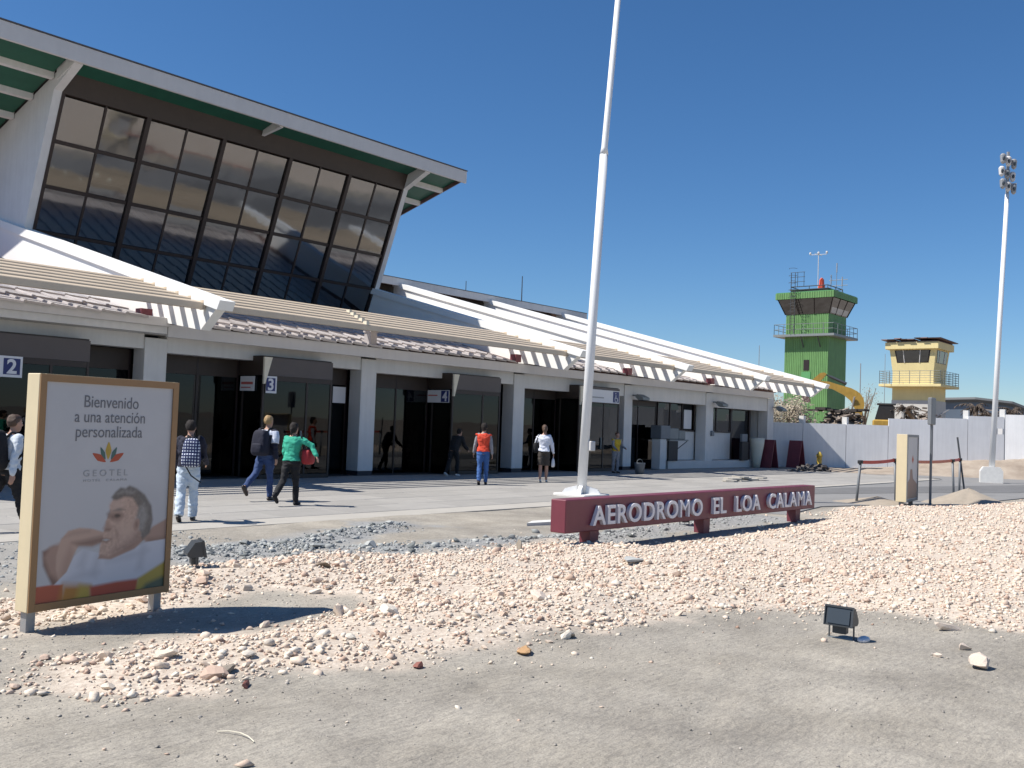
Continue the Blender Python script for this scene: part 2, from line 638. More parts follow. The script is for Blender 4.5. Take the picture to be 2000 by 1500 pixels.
gme = grid_mesh('ground', GX, GY, GZ)
gd = pdist(GX, GY, GRAVEL)
mg = sstep((gd + .25 + .5 * fbm(GX, GY, .5, 3, 40)) / .45)
g12 = np.minimum(pdist(GX, GY, GREY1, False), pdist(GX, GY, GREY2, False))
mgrey = sstep((.75 - g12 + .7 * fbm(GX, GY, .6, 3, 44)) / .5)
mgrey = np.maximum(mgrey, .55 * sstep((7.6 - GX) / 1.5) * sstep((GY - 9.8) / .6) * sstep((13.2 - GY) / .2)) * (1 - mg)
memb = sstep((GX * .62 + GY * .35 - 33.5) / 1.5)
ca = gme.color_attributes.new('cover', 'FLOAT_COLOR', 'POINT')
ca.data.foreach_set('color', np.stack([mg, mgrey, memb, np.ones_like(mg)], -1).astype(np.float32).ravel())


def ground_mat():
    m = bpy.data.materials.new('dry_ground')
    m.use_nodes = True
    n, l = m.node_tree.nodes, m.node_tree.links
    b = n['Principled BSDF']
    b.inputs['Roughness'].default_value = .95
    b.inputs['Specular IOR Level'].default_value = .2
    tc = n.new('ShaderNodeTexCoord')

    def noise(scale, detail=6, rough=.6, stretch=None):
        no = n.new('ShaderNodeTexNoise')
        no.inputs['Scale'].default_value = scale
        no.inputs['Detail'].default_value = detail
        no.inputs['Roughness'].default_value = rough
        if stretch:
            mp = n.new('ShaderNodeMapping')
            mp.inputs['Rotation'].default_value = (0, 0, stretch[0])
            mp.inputs['Scale'].default_value = stretch[1]
            l.new(tc.outputs['Object'], mp.inputs['Vector'])
            l.new(mp.outputs[0], no.inputs['Vector'])
        else:
            l.new(tc.outputs['Object'], no.inputs['Vector'])
        return no.outputs['Fac']

    def ramp(a, stops):
        cr = n.new('ShaderNodeValToRGB')
        e = cr.color_ramp.elements
        e[0].position, e[0].color = stops[0][0], (*stops[0][1], 1)
        e[1].position, e[1].color = stops[-1][0], (*stops[-1][1], 1)
        for p, c in stops[1:-1]:
            q = e.new(p)
            q.color = (*c, 1)
        l.new(a, cr.inputs[0])
        return cr.outputs[0]

    def mix(f, a, c, mode='MIX'):
        mx = n.new('ShaderNodeMix')
        mx.data_type = 'RGBA'
        mx.blend_type = mode
        if isinstance(f, float):
            mx.inputs[0].default_value = f
        else:
            l.new(f, mx.inputs[0])
        l.new(a, mx.inputs[6])
        l.new(c, mx.inputs[7])
        return mx.outputs[2]
    dirt = ramp(noise(1.3, 8, .62), [(.3, (.262, .238, .200)), (.5, (.325, .297, .252)), (.7, (.385, .353, .30))])
    fine = ramp(noise(85, 4, .7), [(.26, (.60, .60, .61)), (.5, (1, 1, 1)), (.72, (1.24, 1.22, 1.18))])
    dirt = mix(1.0, dirt, fine, 'MULTIPLY')
    rip = ramp(noise(7, 5, .6, (.35, (1, 4.5, 1))), [(.35, (.84, .84, .85)), (.65, (1.1, 1.1, 1.09))])
    dirt = mix(.8, dirt, rip, 'MULTIPLY')
    mott = ramp(noise(.55, 6, .68), [(.34, (.86, .86, .87)), (.5, (1, 1, 1)), (.68, (1.12, 1.11, 1.09))])
    dirt = mix(1.0, dirt, mott, 'MULTIPLY')
    clod = ramp(noise(26, 3, .55), [(.36, (.86, .86, .86)), (.46, (1, 1, 1)), (.7, (1.06, 1.06, 1.05))])
    dirt = mix(.9, dirt, clod, 'MULTIPLY')
    pink = ramp(noise(22, 5, .7), [(.3, (.38, .31, .245)), (.52, (.57, .485, .395)), (.72, (.70, .62, .52))])
    grey = ramp(noise(14, 6, .7), [(.3, (.19, .19, .185)), (.55, (.31, .31, .30)), (.75, (.40, .40, .38))])
    emb = ramp(noise(.9, 7, .65), [(.3, (.26, .21, .165)), (.55, (.36, .30, .24)), (.75, (.43, .37, .30))])
    at = n.new('ShaderNodeVertexColor')
    at.layer_name = 'cover'
    sp = n.new('ShaderNodeSeparateColor')
    l.new(at.outputs[0], sp.inputs[0])
    c = mix(sp.outputs[2], dirt, emb)
    c = mix(sp.outputs[0], c, pink)
    c = mix(sp.outputs[1], c, grey)
    l.new(c, b.inputs['Base Color'])
    bp = n.new('ShaderNodeBump')
    bp.inputs['Strength'].default_value = .55
    bp.inputs['Distance'].default_value = .012
    l.new(noise(45, 8, .72), bp.inputs['Height'])
    bp2 = n.new('ShaderNodeBump')
    bp2.inputs['Strength'].default_value = .45
    bp2.inputs['Distance'].default_value = .03
    l.new(noise(9, 5, .6, (.35, (1, 2.6, 1))), bp2.inputs['Height'])
    l.new(bp.outputs[0], bp2.inputs['Normal'])
    l.new(bp2.outputs[0], b.inputs['Normal'])
    return m


gme.materials.append(ground_mat())
ground = tag(link('ground', gme), kind='structure')


def gz(x, y):
    return float(ground_h(np.array([x]), np.array([y]))[0])


# road, pavement, kerb
MT['asphalt'] = mat('worn_asphalt', (.225, .22, .212), .9, .12, .5, .5, 60)
MT['asphalt_dark'] = mat('darker_asphalt', (.15, .148, .145), .9, .15, .9, .5, 60)
MT['paver'] = mat('concrete_paver', (.315, .30, .275), .88, .10, 2.2, .35, 45, obj_rand=.075)
MT['kerb'] = mat('kerb_concrete', (.40, .375, .33), .88, .09, 1.5, .35, 45)
MT['joint'] = mat('paver_bed', (.13, .12, .11), .95, .15, 6)
tag(link('road', MB().prism(ROAD, 'z', -.12, -.03).mesh('road', MT['asphalt'])), kind='structure')
tag(link('dark_road_strip', MB().prism([(26, 12.9), (33.4, 10.6), (38.3, 8.55), (46, 7.9), (80, 5.2), (80, 7.4), (46, 9.9), (38.6, 11.8), (33.4, 13.1), (26, 13.4)], 'z', -.03, -.024).mesh('dark_road_strip', MT['asphalt_dark'])), kind='structure')  # strip in a darker tone than the rest of the road
pavement = tag(link('pavement', MB().box(-6, 47.4, 13.9, 33, -.14, -.018).mesh('pavement', MT['joint'])), kind='structure')
PW, PL = 1.5, 1.125
pav_me = []
for k in range(4):
    bm = bmesh.new()
    bmesh.ops.create_cube(bm, size=1)
    for v in bm.verts:
        v.co = Vector((v.co.x * (PW - .014), v.co.y * (PL - .014), v.co.z * .03 + NR.uniform(-.0015, .0015)))
    bmesh.ops.bevel(bm, geom=[e for e in bm.edges if all(v.co.z > 0 for v in e.verts)], offset=.008, segments=1, affect='EDGES')
    pav_me.append(MB().bm(bm).mesh('paver', MT['paver']))
for j in range(8):
    for i in range(33):
        x = -1.5 + PW * (i + .5 * (j % 2)) + .75
        if x + PW / 2 > 47.4:
            continue
        o = link('paver', pav_me[RND.randrange(4)], pavement, (x, 13.9 + PL * (j + .5), -.0155 + RND.uniform(-.0015, .0015)))
kerb = tag(link('kerb', MB().box(-6, 19.95, 13.12, 13.88, -.16, -.004).mesh('kerb', MT['kerb'])), kind='structure')
for i in range(13):
    link('kerb_slab', MB().box(20 + 2.0 * i, 21.985 + 2.0 * i, 13.42, 13.88, -.16, -.002).mesh('kerb_slab', MT['kerb']), kerb)
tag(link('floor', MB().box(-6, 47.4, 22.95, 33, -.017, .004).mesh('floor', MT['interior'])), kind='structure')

# ------------------------------------------------------------------ terminal building
CX = [5.9, 13.05, 20.25, 27.6, 34.9, 42.0, 48.65]
T = Thing('terminal_building', 'white airport terminal with tall leaning glass hall, sloping ribs and cream slats', 'building', (20, 23.3, 0))
for i, x in enumerate(CX):
    hw = .31 if i < 5 else .36
    T.part('column', MB().bbox(x - hw, x + hw, 22.95, 23.5, .14, 3.62, .012), 'white')
    T.part('column_base', MB().box(x - hw + .02, x + hw - .02, 22.97, 23.48, 0, .14), 'darkbase')
bot = [3.30, 3.30, 3.27, 3.22, 3.12, 3.02, 2.95]
for i in range(len(CX) - 1):
    a, b = CX[i] + .31, CX[i + 1] - .31
    T.part('lintel', MB().box(a + .003, b - .003, 23.0, 23.45, bot[i + 1] if i else 3.33, 3.702), 'white')
    yb = 22.28 + .10 * i
    zb, zt = (3.88, 4.10) if i == 0 else (3.63 - .0 * i, 3.95)
    x0, x1 = (CX[i] - .02, CX[i + 1] - .03)
    T.part('eave_board', MB().bbox(x0, x1, yb, yb + .12, zb, zt, .008), 'grey_white')
    T.part('eave_soffit', MB().box(x0 + .005, x1 - .005, yb + .125, 23.6, 3.705, zb + .1), 'white')
# end wall on the far right and rear shell
T.part('end_wall', MB().box(48.35, 48.95, 23.55, 33, 0, 3.7), 'white')
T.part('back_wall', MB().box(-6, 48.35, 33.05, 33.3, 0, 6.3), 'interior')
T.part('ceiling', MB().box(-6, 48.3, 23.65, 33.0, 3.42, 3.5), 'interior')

# sloped roof sheet (two pieces: beside and in front of the hall)
SL = .25


def roof_z(y):
    return 3.96 + SL * (y - 22.3)


for (x0, x1, y1) in ((5.9, 12.9, 38.0), (13.0, 27.4, 31.35), (27.4, 49.0, 38.0)):
    T.part('roof_deck', MB().prism([(22.85, roof_z(22.85) - .14), (y1, roof_z(y1) - .14), (y1, roof_z(y1) - .035), (22.85, roof_z(22.85) - .035)], 'x', x0 + .003, x1 - .003), 'tile_base')

# roof tiles: flat pan with a round rib on one side
TW, TL = .60, 1.12
prof = [(-.30, .0), (-.295, .034), (-.27, .046), (-.235, .046), (-.21, .03), (.0, .022), (.2, .014), (.289, .004), (.297, -.03)]
tv, tf = [], []
for y, lift in ((0, .045), (TL, .0)):
    for px, pz in prof:
        tv.append((px, y, pz + lift))
for px, pz in prof:
    tv.append((px, 0, pz + .035 - .045))
n_ = len(prof)
for k in range(n_ - 1):
    tf.append((k, k + 1, n_ + k + 1, n_ + k))
    tf.append((2 * n_ + k, 2 * n_ + k + 1, k + 1, k))
tmb = MB().add(tv, tf)
tile_me = tmb.mesh('roof_tile', MT['tile'])
ang = math.atan(SL)
for i in range(5):
    pass
x = 7.3
while x < 48.3:
    if not any(abs(x - c) < .42 for c in (13.05, 27.5, 34.75, 41.85)):
        bay = max(k for k in range(6) if CX[k] <= x)
        for c in range(3):
            y = 22.24 + .10 * bay + c * 1.0 * math.cos(ang)
            T.raw('roof_tile', tile_me, loc=(x, y, roof_z(y) - .02 + (.115 if x < 13 else 0) + RND.uniform(-.004, .004)), rot=(ang, RND.uniform(-.012, .012), RND.uniform(-.012, .012)))
    x += TW
# upper tiles joined, hidden mostly by the ribs
um = MB()
x = 7.3
while x < 48.6:
    if not any(abs(x - c) < .42 for c in (13.05, 27.5, 34.75, 41.85)):
        for c in range(3, 15):
            y = 22.3 + c * .97
            if y > (30.3 if x < 27.4 else 37.4):
                break
            o = len(um.v)
            um.add([(x + a, y + b * math.cos(ang) - d * math.sin(ang), roof_z(y) - .02 + b * math.sin(ang) + d * math.cos(ang)) for a, b, d in tv], tf)
    x += TW
T.part('upper_tiles', um, 'tile', kind='stuff')

# sloping ribs
RX = [5.75, 13.05, 27.45, 34.75, 41.85, 48.75]
RS = .259


def rib_top(y):
    return 4.40 + RS * (y - 19.9)


for i, x in enumerate(RX):
    yb = 36.0 if i < 2 else 37.6
    poly = [(19.9, rib_top(19.9)), (yb, rib_top(yb)), (yb, rib_top(yb) - 1.15), (22.9, 4.0), (22.3, 3.97), (20.75, 3.74)]
    hw = .13
    rib = T.part('roof_rib', MB().prism(poly, 'x', x - hw, x + hw), 'beam')
    cap = [(19.86, rib_top(19.9) - .0), (yb, rib_top(yb) + .012), (yb, rib_top(yb) - .24), (19.98, rib_top(19.9) - .215)]
    T.part('cap', MB().prism(cap, 'x', x - hw - .085, x + hw + .085), 'beam', rib)
# slats between the ribs
for i in range(len(RX) - 1):
    for k in range(6):
        y = 20.62 + .565 * k
        zt = 4.42 + .255 * (y - 20.62)
        sl_ = T.part('slat', MB().prism([(y + .07, zt + .012), (y - .06, zt - .034), (y - .075, zt - .05), (y - .075, zt - .195), (y + .07, zt - .195)], 'x', RX[i] + .225, RX[i + 1] - .225), 'slat')
        for xe in (RX[i] + .22 - .05, RX[i + 1] - .22):
            T.part('slat_bracket', MB().box(xe + .003, xe + .047, y - .085, y + .08, zt - .205, zt + .018), 'slat', sl_)
        if i == 1 and k < 5:
            xm = 18.0 + .32 * k
            T.part('clamp', MB().box(xm - .05, xm + .05, y - .075, y + .075, zt - .06, zt + .06), 'creamfin', sl_)
T.part('roof_vent', MB().box(19.9, 20.15, 22.55, 22.85, 3.9, 4.42).box(19.87, 20.18, 22.52, 22.88, 4.42, 4.47), 'tile')
for x in (13.05, 27.45, 34.75, 41.85):
    T.part('valley_flashing', MB().box(x - .75, x - .45, 22.42, 22.7, 4.0, 4.28), 'maroon')

# ridge eave behind the ribs
T.part('ridge_fascia', MB().box(27.62, 51.2, 37.1, 37.2, 8.74, 9.12), 'white')
T.part('ridge_flashing', MB().box(27.62, 51.2, 37.08, 37.22, 9.124, 9.16), 'edge')
T.part('ridge_roof', MB().prism([(37.205, 8.95), (46, 7.4), (46, 7.5), (37.205, 9.11)], 'x', 27.62, 51.15), 'tile_base')
T.part('clerestory', MB().box(27.62, 48.5, 37.9, 38.0, 6.5, 8.8), 'brown')

# the tall hall
GS = (31.3 - 29.42) / (6.3 - 11.3)                      # dy/dz of the leaning glass


def gyz(z):
    return 29.42 + GS * (z - 11.3)


def soff(y):
    return 12.16 - .281 * (y - 28.05)


for (x0, x1) in ((12.95, 13.2), (27.34, 27.6)):
    poly = [(gyz(5.6) - .06, 5.6), (gyz(11.3) - .06, 11.3), (28.12, 11.84), (28.12, soff(28.12) - .02), (40, soff(40) - .02), (40, 5.6)]
    T.part('hall_side_wall', MB().prism(poly, 'x', x0, x1), 'white')
gl_rows = [11.22, 9.90, 8.57, 7.22, 5.88]
xs = np.linspace(13.22, 27.32, 11)


def lean_box(mb, x0, x1, z0, z1, d0, d1):
    """box lying in the leaning glass plane, d = distance in front(-)/behind(+) along y"""
    vs = []
    for z in (z0, z1):
        for (x, d) in ((x0, d0), (x1, d0), (x1, d1), (x0, d1)):
            vs.append((x, gyz(z) + d, z))
    return mb.add(vs, [(0, 3, 2, 1), (4, 5, 6, 7), (0, 1, 5, 4), (1, 2, 6, 5), (2, 3, 7, 6), (3, 0, 4, 7)])


for r in range(4):
    for c in range(10):
        pb = lean_box(MB(), xs[c] + .02, xs[c + 1] - .02, gl_rows[r + 1] + .02, gl_rows[r] - .02, .0, .012)
        tx, tz = RND.uniform(-.006, .006), RND.uniform(-.012, .012)
        pb.v = [(a, b + tx * (1 if q % 4 in (1, 2) else -1) + tz * (1 if q > 3 else -1), e) for q, (a, b, e) in enumerate(pb.v)]
        T.part('pane', pb, 'hall')
for c in range(11):
    t = .075 if c % 2 == 0 else .035
    dd = -.10 if c % 2 == 0 else -.03
    T.part('mullion', lean_box(MB(), max(xs[c] - t, 13.205), min(xs[c] + t, 27.335), 5.8, 11.25, dd, .06), 'mull')
for z in gl_rows[1:4]:
    T.part('transom', lean_box(MB(), 13.21, 27.33, z - .05, z + .05, -.05, .062), 'mull')
T.part('header_panel', lean_box(MB(), 13.205, 27.335, 11.255, 11.93, -.09, .1), 'brown')
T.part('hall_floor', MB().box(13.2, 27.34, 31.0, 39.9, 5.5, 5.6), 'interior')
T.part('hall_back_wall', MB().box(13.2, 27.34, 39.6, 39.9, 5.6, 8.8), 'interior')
# big mono-pitch roof
RX0, RX1 = 10.72, 29.68
T.part('hall_fascia', MB().bbox(RX0, RX1, 28.0, 28.1, 11.86, 12.36, .01), 'grey_white')
T.part('fascia_flashing', MB().box(RX0 - .02, RX1 + .02, 27.97, 28.12, 12.365, 12.40), 'edge')
T.part('hall_roof', MB().prism([(28.11, 12.27), (41, 12.27 - .281 * 12.89), (41, 12.39 - .281 * 12.89), (28.11, 12.39)], 'x', RX0, RX1), 'edge')
pys = [28.12, 29.42, 30.78, 32.10, 33.45, 34.8, 36.15, 37.5]
for (x0, x1) in ((RX0 + .06, 12.9), (13.22, 20.2), (20.36, 27.32), (27.62, RX1 - .06)):
    for k in range(len(pys) - 1):
        a, b = pys[k] + (.005 if k == 0 else .09), pys[k + 1] - .09
        if x0 > 13 and x0 < 27 and k > 0:
            continue
        T.part('soffit_panel', MB().prism([(a, soff(a)), (b, soff(b)), (b, soff(b) + .04), (a, soff(a) + .04)], 'x', x0 + .01, x1 - .01), 'soffit')
for (x0, x1) in ((RX0 + .05, 12.92), (27.6, RX1 - .05)):
    for y in pys[1:]:
        T.part('purlin', MB().prism([(y - .085, soff(y) - .15), (y + .085, soff(y) - .17), (y + .085, soff(y) + .05), (y - .085, soff(y) + .08)], 'x', x0, x1), 'white')
for x in (13.06, 20.28, 27.47):
    T.part('roof_bracket', MB().prism([(28.11, 11.83), (29.2, 11.55 if x < 14 or x > 27 else 11.7), (29.2, soff(29.2) + .05), (28.11, 12.2)], 'x', x - .135 if x < 14 or x > 27 else x - .06, x + .135 if x < 14 or x > 27 else x + .06), 'white')
for x in (RX0, RX1 - .05):
    T.part('gable_board', MB().prism([(28.11, 12.0), (41, 12.0 - .281 * 12.89), (41, 12.265 - .281 * 12.89), (28.11, 12.265)], 'x', x, x + .05), 'rust')

# doors: glazed lobbies with brown headers
VX = [(8.7, 11.1), (16.0, 18.42), (23.55, 26.0), (30.72, 33.5)]
for k, (a, b) in enumerate(VX):
    y0, y1 = 22.48, 24.4
    T.part('lobby_header', MB().box(a, b, y0, y0 + .06, 2.86, 3.36), 'header')
    for x in (a, b - .06):
        T.part('lobby_side_header', MB().box(x, x + .06, y0 + .063, y1, 2.86, 3.36), 'brown')
    T.part('lobby_roof', MB().box(a, b, y0 + .063, y1, 3.364, 3.40), 'brown')
    fr = MB()
    for x in (a, (a + b) / 2 + .28, b - .06):
        fr.box(x, x + .06, y0, y0 + .06, .004, 2.857)
    fr.box(a + .063, b - .063, y0 + .004, y0 + .05, 2.72, 2.855)
    fr.box(a + .063, b - .063, y0 + .004, y0 + .05, .006, .12)
    for y in (23.4, y1 - .06):
        fr.box(a, a + .06, y, y + .06, .004, 2.857)
        fr.box(b - .06, b, y, y + .06, .004, 2.857)
    T.part('lobby_frame', fr, 'brown')
    d = T.part('door_leaf', MB().box(a + .065, (a + b) / 2 + .275, y0 + .02, y0 + .032, .125, 2.715), 'glass')
    T.part('handle', MB().box((a + b) / 2 + .12, (a + b) / 2 + .16, y0 - .03, y0 + .015, .9, 1.35), 'steel', d)
    T.part('side_light', MB().box((a + b) / 2 + .345, b - .065, y0 + .02, y0 + .032, .125, 2.715), 'glass')
    T.part('side_glass', MB().box(a + .02, a + .032, y0 + .065, y1 - .065, .02, 2.855), 'glass')
    T.part('side_glass', MB().box(b - .032, b - .02, y0 + .065, y1 - .065, .02, 2.855), 'glass')
    T.part('corner_fin', MB().prism([(a - .02, 3.36), (a + .24, 3.36), (a + .22, 3.30), (a + .03, 2.62), (a - .02, 2.62)], 'y', y0 - .07, y0 - .004), 'creamfin')
# recessed shopfront glazing between columns
GYL = 23.62
runs = [(6.25, 8.66), (11.14, 12.72), (13.4, 15.96), (18.46, 19.92), (20.6, 23.5), (26.04, 27.26), (27.95, 30.68), (33.54, 34.55), (35.25, 38.2)]
for a, b in runs:
    npn = max(1, round((b - a) / 1.25))
    for q in range(npn):
        x0, x1 = a + (b - a) * q / npn, a + (b - a) * (q + 1) / npn
        T.part('shop_pane', MB().box(x0 + .03, x1 - .03, GYL + .02, GYL + .032, .1, 2.78), 'glass')
        T.part('shop_mullion', MB().box(x0 - .028, x0 + .028, GYL, GYL + .06, .004, 3.3), 'mull')
    T.part('shop_mullion', MB().box(b - .028, b + .028, GYL, GYL + .06, .004, 3.3), 'mull')
    T.part('shop_header', MB().box(a + .03, b - .03, GYL + .006, GYL + .054, 2.785, 3.32), 'brown')
# bays 5 and 6: low white walls with windows above
for (a, b) in ((38.3, 41.62), (42.4, 45.3)):
    T.part('low_wall', MB().box(a, b, 23.56, 23.72, .38, 1.72), 'white')
    T.part('window_sill', MB().box(a, b, 23.5, 23.75, 1.724, 1.79), 'mull')
    fr = MB()
    npn = 3 if a < 40 else 2
    for q in range(npn + 1):
        xx = a + (b - a) * q / npn
        fr.box(max(a, xx - .04), min(b, xx + .04), 23.58, 23.66, 1.794, 3.1)
    T.part('window_frame', fr, 'mull')
    for q in range(npn):
        T.part('window_pane', MB().box(a + (b - a) * q / npn + .043, a + (b - a) * (q + 1) / npn - .043, 23.61, 23.622, 1.794, 3.02), 'glass')
T.part('front_step', MB().box(38.2, 47.6, 22.9, 23.55, .006, .36), 'grey_white')
T.part('corner_frame', MB().box(47.4, 47.55, 23.56, 23.68, .01, 2.95).box(45.35, 45.5, 23.56, 23.68, .01, 2.95), 'mull')
T.part('side_pane', MB().box(45.55, 47.35, 23.61, 23.622, .02, 2.9), 'glass')
T.part('inner_block', MB().box(35.3, 48.3, 27.0, 27.2, .01, 3.4), 'white')

# ------------------------------------------------------------------ signs on the doors


def face_text(th, name, s, size, x, z, y, m, parent=None, align='CENTER', fit=None, offset=.0, ext=.002, spacing=1.0):
    """text on a board facing -y, in the thing's world coordinates"""
    me = text_mesh(s, size, ext, offset, align, spacing)
    me.materials.append(MT[m])
    if fit:
        xsn = [v.co.x for v in me.vertices]
        k = fit / (max(xsn) - min(xsn))
        for v in me.vertices:
            v.co.x *= k
    return th.raw(name, me, parent, (x, y, z), (rad(90), 0, 0))


def number_sign(ch, x0, z0, y, wd, label, white_left):
    t = Thing('number_sign', label, 'sign', (x0 + wd / 2, y, z0))
    t.part('board', MB().box(x0 - white_left, x0 + wd + .05, y - .02, y, z0 - .05, z0 + .42), 'sign_white')
    p = t.part('blue_square', MB().box(x0, x0 + wd, y - .024, y - .0205, z0 + .01, z0 + .37), 'sign_blue')
    face_text(t, 'numeral', ch, .44, x0 + wd / 2, z0 + .04, y - .027, 'sign_white', p, offset=.012)
    return t


number_sign('2', 9.14, 2.44, 22.46, .36, 'blue and white sign with number 2 on the door header', .5)
number_sign('3', 16.08, 2.42, 22.46, .30, 'blue and white sign with number 3 beside the lobby corner', .0)
# number 4 hangs on the shaded side of its lobby
t = Thing('number_sign', 'white panel with blue number 4 on the shaded lobby side', 'sign', (23.52, 23.2, 2.4))
t.part('board', MB().box(23.515, 23.545, 22.62, 23.75, 2.4, 2.82), 'sign_white')
p = t.part('blue_square', MB().box(23.509, 23.5145, 22.63, 22.98, 2.42, 2.80), 'sign_blue')
me = text_mesh('4', .44, .002, .012, 'CENTER')
me.materials.append(MT['sign_white'])
t.raw('numeral', me, p, (23.506, 22.8, 2.46), (rad(90), 0, rad(-90)))
p = t.part('red_line', MB().box(23.512, 23.5145, 23.15, 23.6, 2.62, 2.66), 'red_text')
t = Thing('notice', 'white notice with red lines on the lobby side left of number 3', 'notice', (15.97, 23.2, 2.42))
t.part('sheet', MB().box(15.965, 15.995, 22.85, 23.5, 2.42, 2.83), 'sign_white')
t.part('print', MB().box(15.961, 15.9645, 22.9, 23.45, 2.60, 2.67).box(15.961, 15.9645, 23.0, 23.45, 2.5, 2.53), 'red_text')
t = Thing('access_sign', 'white door sign with blue wheelchair symbol behind the flagpole', 'sign', (32.4, 22.46, 2.8))
t.part('board', MB().box(31.2, 33.42, 22.43, 22.46, 2.76, 3.27), 'sign_white')
p = t.part('blue_square', MB().box(32.95, 33.38, 22.425, 22.4295, 2.80, 3.24), 'sign_blue')
wh = MB()
wh.tube([(33.17 + .1 * math.cos(a), 22.42, 2.92 + .1 * math.sin(a)) for a in np.linspace(2.2, 6.6, 10)], .016, 6)
wh.tube([(33.13, 22.42, 3.1), (33.14, 22.42, 2.98), (33.23, 22.42, 2.97), (33.28, 22.42, 2.86)], .02, 6)
wh.ell((33.13, 22.42, 3.16), (.03, .008, .03), 8, 4)
t.part('symbol', wh, 'sign_white', p)
t.part('print_line', MB().box(31.5, 32.3, 22.426, 22.4295, 2.93, 2.98), 'pale_text')
single('notice', 'plain white notice hung behind the glass left of the second column', 'notice', MB().box(19.35, 19.85, 23.56, 23.58, 2.22, 2.72), 'sign_white', (19.6, 23.57, 2.2))
single('notice', 'white panel inside the window right of the counter', 'notice', MB().box(40.6, 41.3, 23.54, 23.57, 1.85, 2.75), 'sign_white', (41, 23.55, 1.85))

# lamps on the last three columns
for x, lab in ((35.2, 'grey floodlight on the column right of the wheelchair sign'), (42.3, 'grey floodlight on the column beside the low white wall'), (48.9, 'grey floodlight on the last column at the terminal corner')):
    t = Thing('column_floodlight', lab, 'floodlight', (x, 22.9, 3.1), group='floodlights on the terminal columns')
    t.part('bracket', MB().box(x - .03, x + .03, 22.65, 22.94, 3.16, 3.22), 'steel')
    t.part('housing', MB().prism([(22.35, 3.0), (22.6, 2.98), (22.75, 3.14), (22.66, 3.24), (22.36, 3.1)], 'x', x - .12, x + .42), 'steel')
    t.part('lens', MB().prism([(22.36, 2.985), (22.58, 2.968), (22.58, 2.978), (22.36, 2.997)], 'x', x - .09, x + .39), 'lamp_glass')

single('switch_box', 'small grey box on the column beside the white low wall', 'box', MB().bbox(42.1, 42.34, 22.86, 22.947, 1.55, 1.8, .01), 'grey_plastic', (42.2, 22.9, 1.55))
# counter furniture and clutter in the open bays
t = Thing('vending_counter', 'white counter post with grey display box in the open bay', 'counter', (37.6, 23.0, 0))
t.part('post', MB().bbox(37.25, 37.75, 22.75, 23.2, .006, 1.35, .015), 'white')
t.part('display_box', MB().bbox(37.2, 38.0, 22.7, 23.25, 1.354, 1.95, .02), 'grey_plastic')
t.part('shelf', MB().box(38.02, 39.7, 22.75, 23.2, 1.28, 1.34), 'steel')
t.part('machine', MB().bbox(38.1, 38.9, 22.8, 23.2, 1.344, 1.85, .03).bbox(39.0, 39.6, 22.85, 23.2, 1.344, 1.75, .03), 'steel')
t.part('strut', MB().tube([(39.65, 22.8, 1.27), (38.95, 23.1, .75)], .02, 6), 'steel_dark')
t.part('cabinet', MB().box(38.05, 38.85, 22.8, 22.89, .37, 1.27), 'black')
t = Thing('queue_barrier', 'dark barrier machine between the low wall and tall white bin', 'barrier', (45.4, 22.9, 0))
t.part('cabinet', MB().bbox(45.0, 45.7, 22.72, 22.88, .365, 1.3, .02), 'black')
t.part('screen', MB().bbox(45.05, 45.65, 22.75, 22.88, 1.304, 1.7, .02), 'grey_plastic')
single('waste_bin', 'tall cream funnel shaped bin on the front step', 'bin', MB().rings([(46.4, 22.6, .01, .17, .17), (46.4, 22.6, .5, .24, .24), (46.4, 22.6, 1.2, .36, .36), (46.4, 22.6, 1.5, .38, .38), (46.4, 22.6, 1.52, .33, .33)], 20), 'bin', (46.4, 22.6, 0), smooth=True)
for x, y, lab in ((47.25, 22.35, 'dark maroon folding board left of the corner column'), (49.6, 21.9, 'dark maroon folding board right of the corner column')):
    t = Thing('folding_board', lab, 'sign', (x, y, 0), group='maroon folding boards')
    for sgn in (-1, 1):
        t.part('leaf', MB().prism([(x + sgn * .03, 1.45), (x + sgn * .42, .0), (x + sgn * .47, .0), (x + sgn * .08, 1.45)], 'y', y - .35, y + .35), 'maroon')
    t.part('hinge', MB().box(x - .025, x + .025, y - .33, y + .33, 1.38, 1.44), 'black')
t = Thing('fire_hydrant', 'yellow fire hydrant by the foot of the white wall', 'hydrant', (50.3, 20.9, 0))
t.part('barrel', MB().rings([(50.3, 20.9, -.03, .2, .2), (50.3, 20.9, .06, .2, .2), (50.3, 20.9, .07, .13, .13), (50.3, 20.9, .62, .13, .13), (50.3, 20.9, .64, .17, .17), (50.3, 20.9, .7, .17, .17), (50.3, 20.9, .82, .1, .1), (50.3, 20.9, .9, .04, .04)], 14), 'hyd', smooth=True)
t.part('nozzle', MB().tube([(50.02, 20.85, .45), (50.58, 20.95, .45)], .07, 10), 'hyd')
t = Thing('waste_bin', 'grey bucket on the pavement before the wheelchair door', 'bin', (32.4, 20.7, 0))
t.part('bucket', MB().rings([(32.4, 20.7, .0, .16, .16), (32.4, 20.7, .42, .22, .22), (32.4, 20.7, .44, .23, .23), (32.4, 20.7, .42, .19, .19), (32.4, 20.7, .05, .14, .14)], 16), 'grey_plastic', smooth=True)
t.part('bucket_handle', MB().tube([(32.4 + .22 * math.cos(a), 20.7, .42 + .16 * math.sin(a)) for a in np.linspace(0, math.pi, 8)], .01, 5), 'steel')


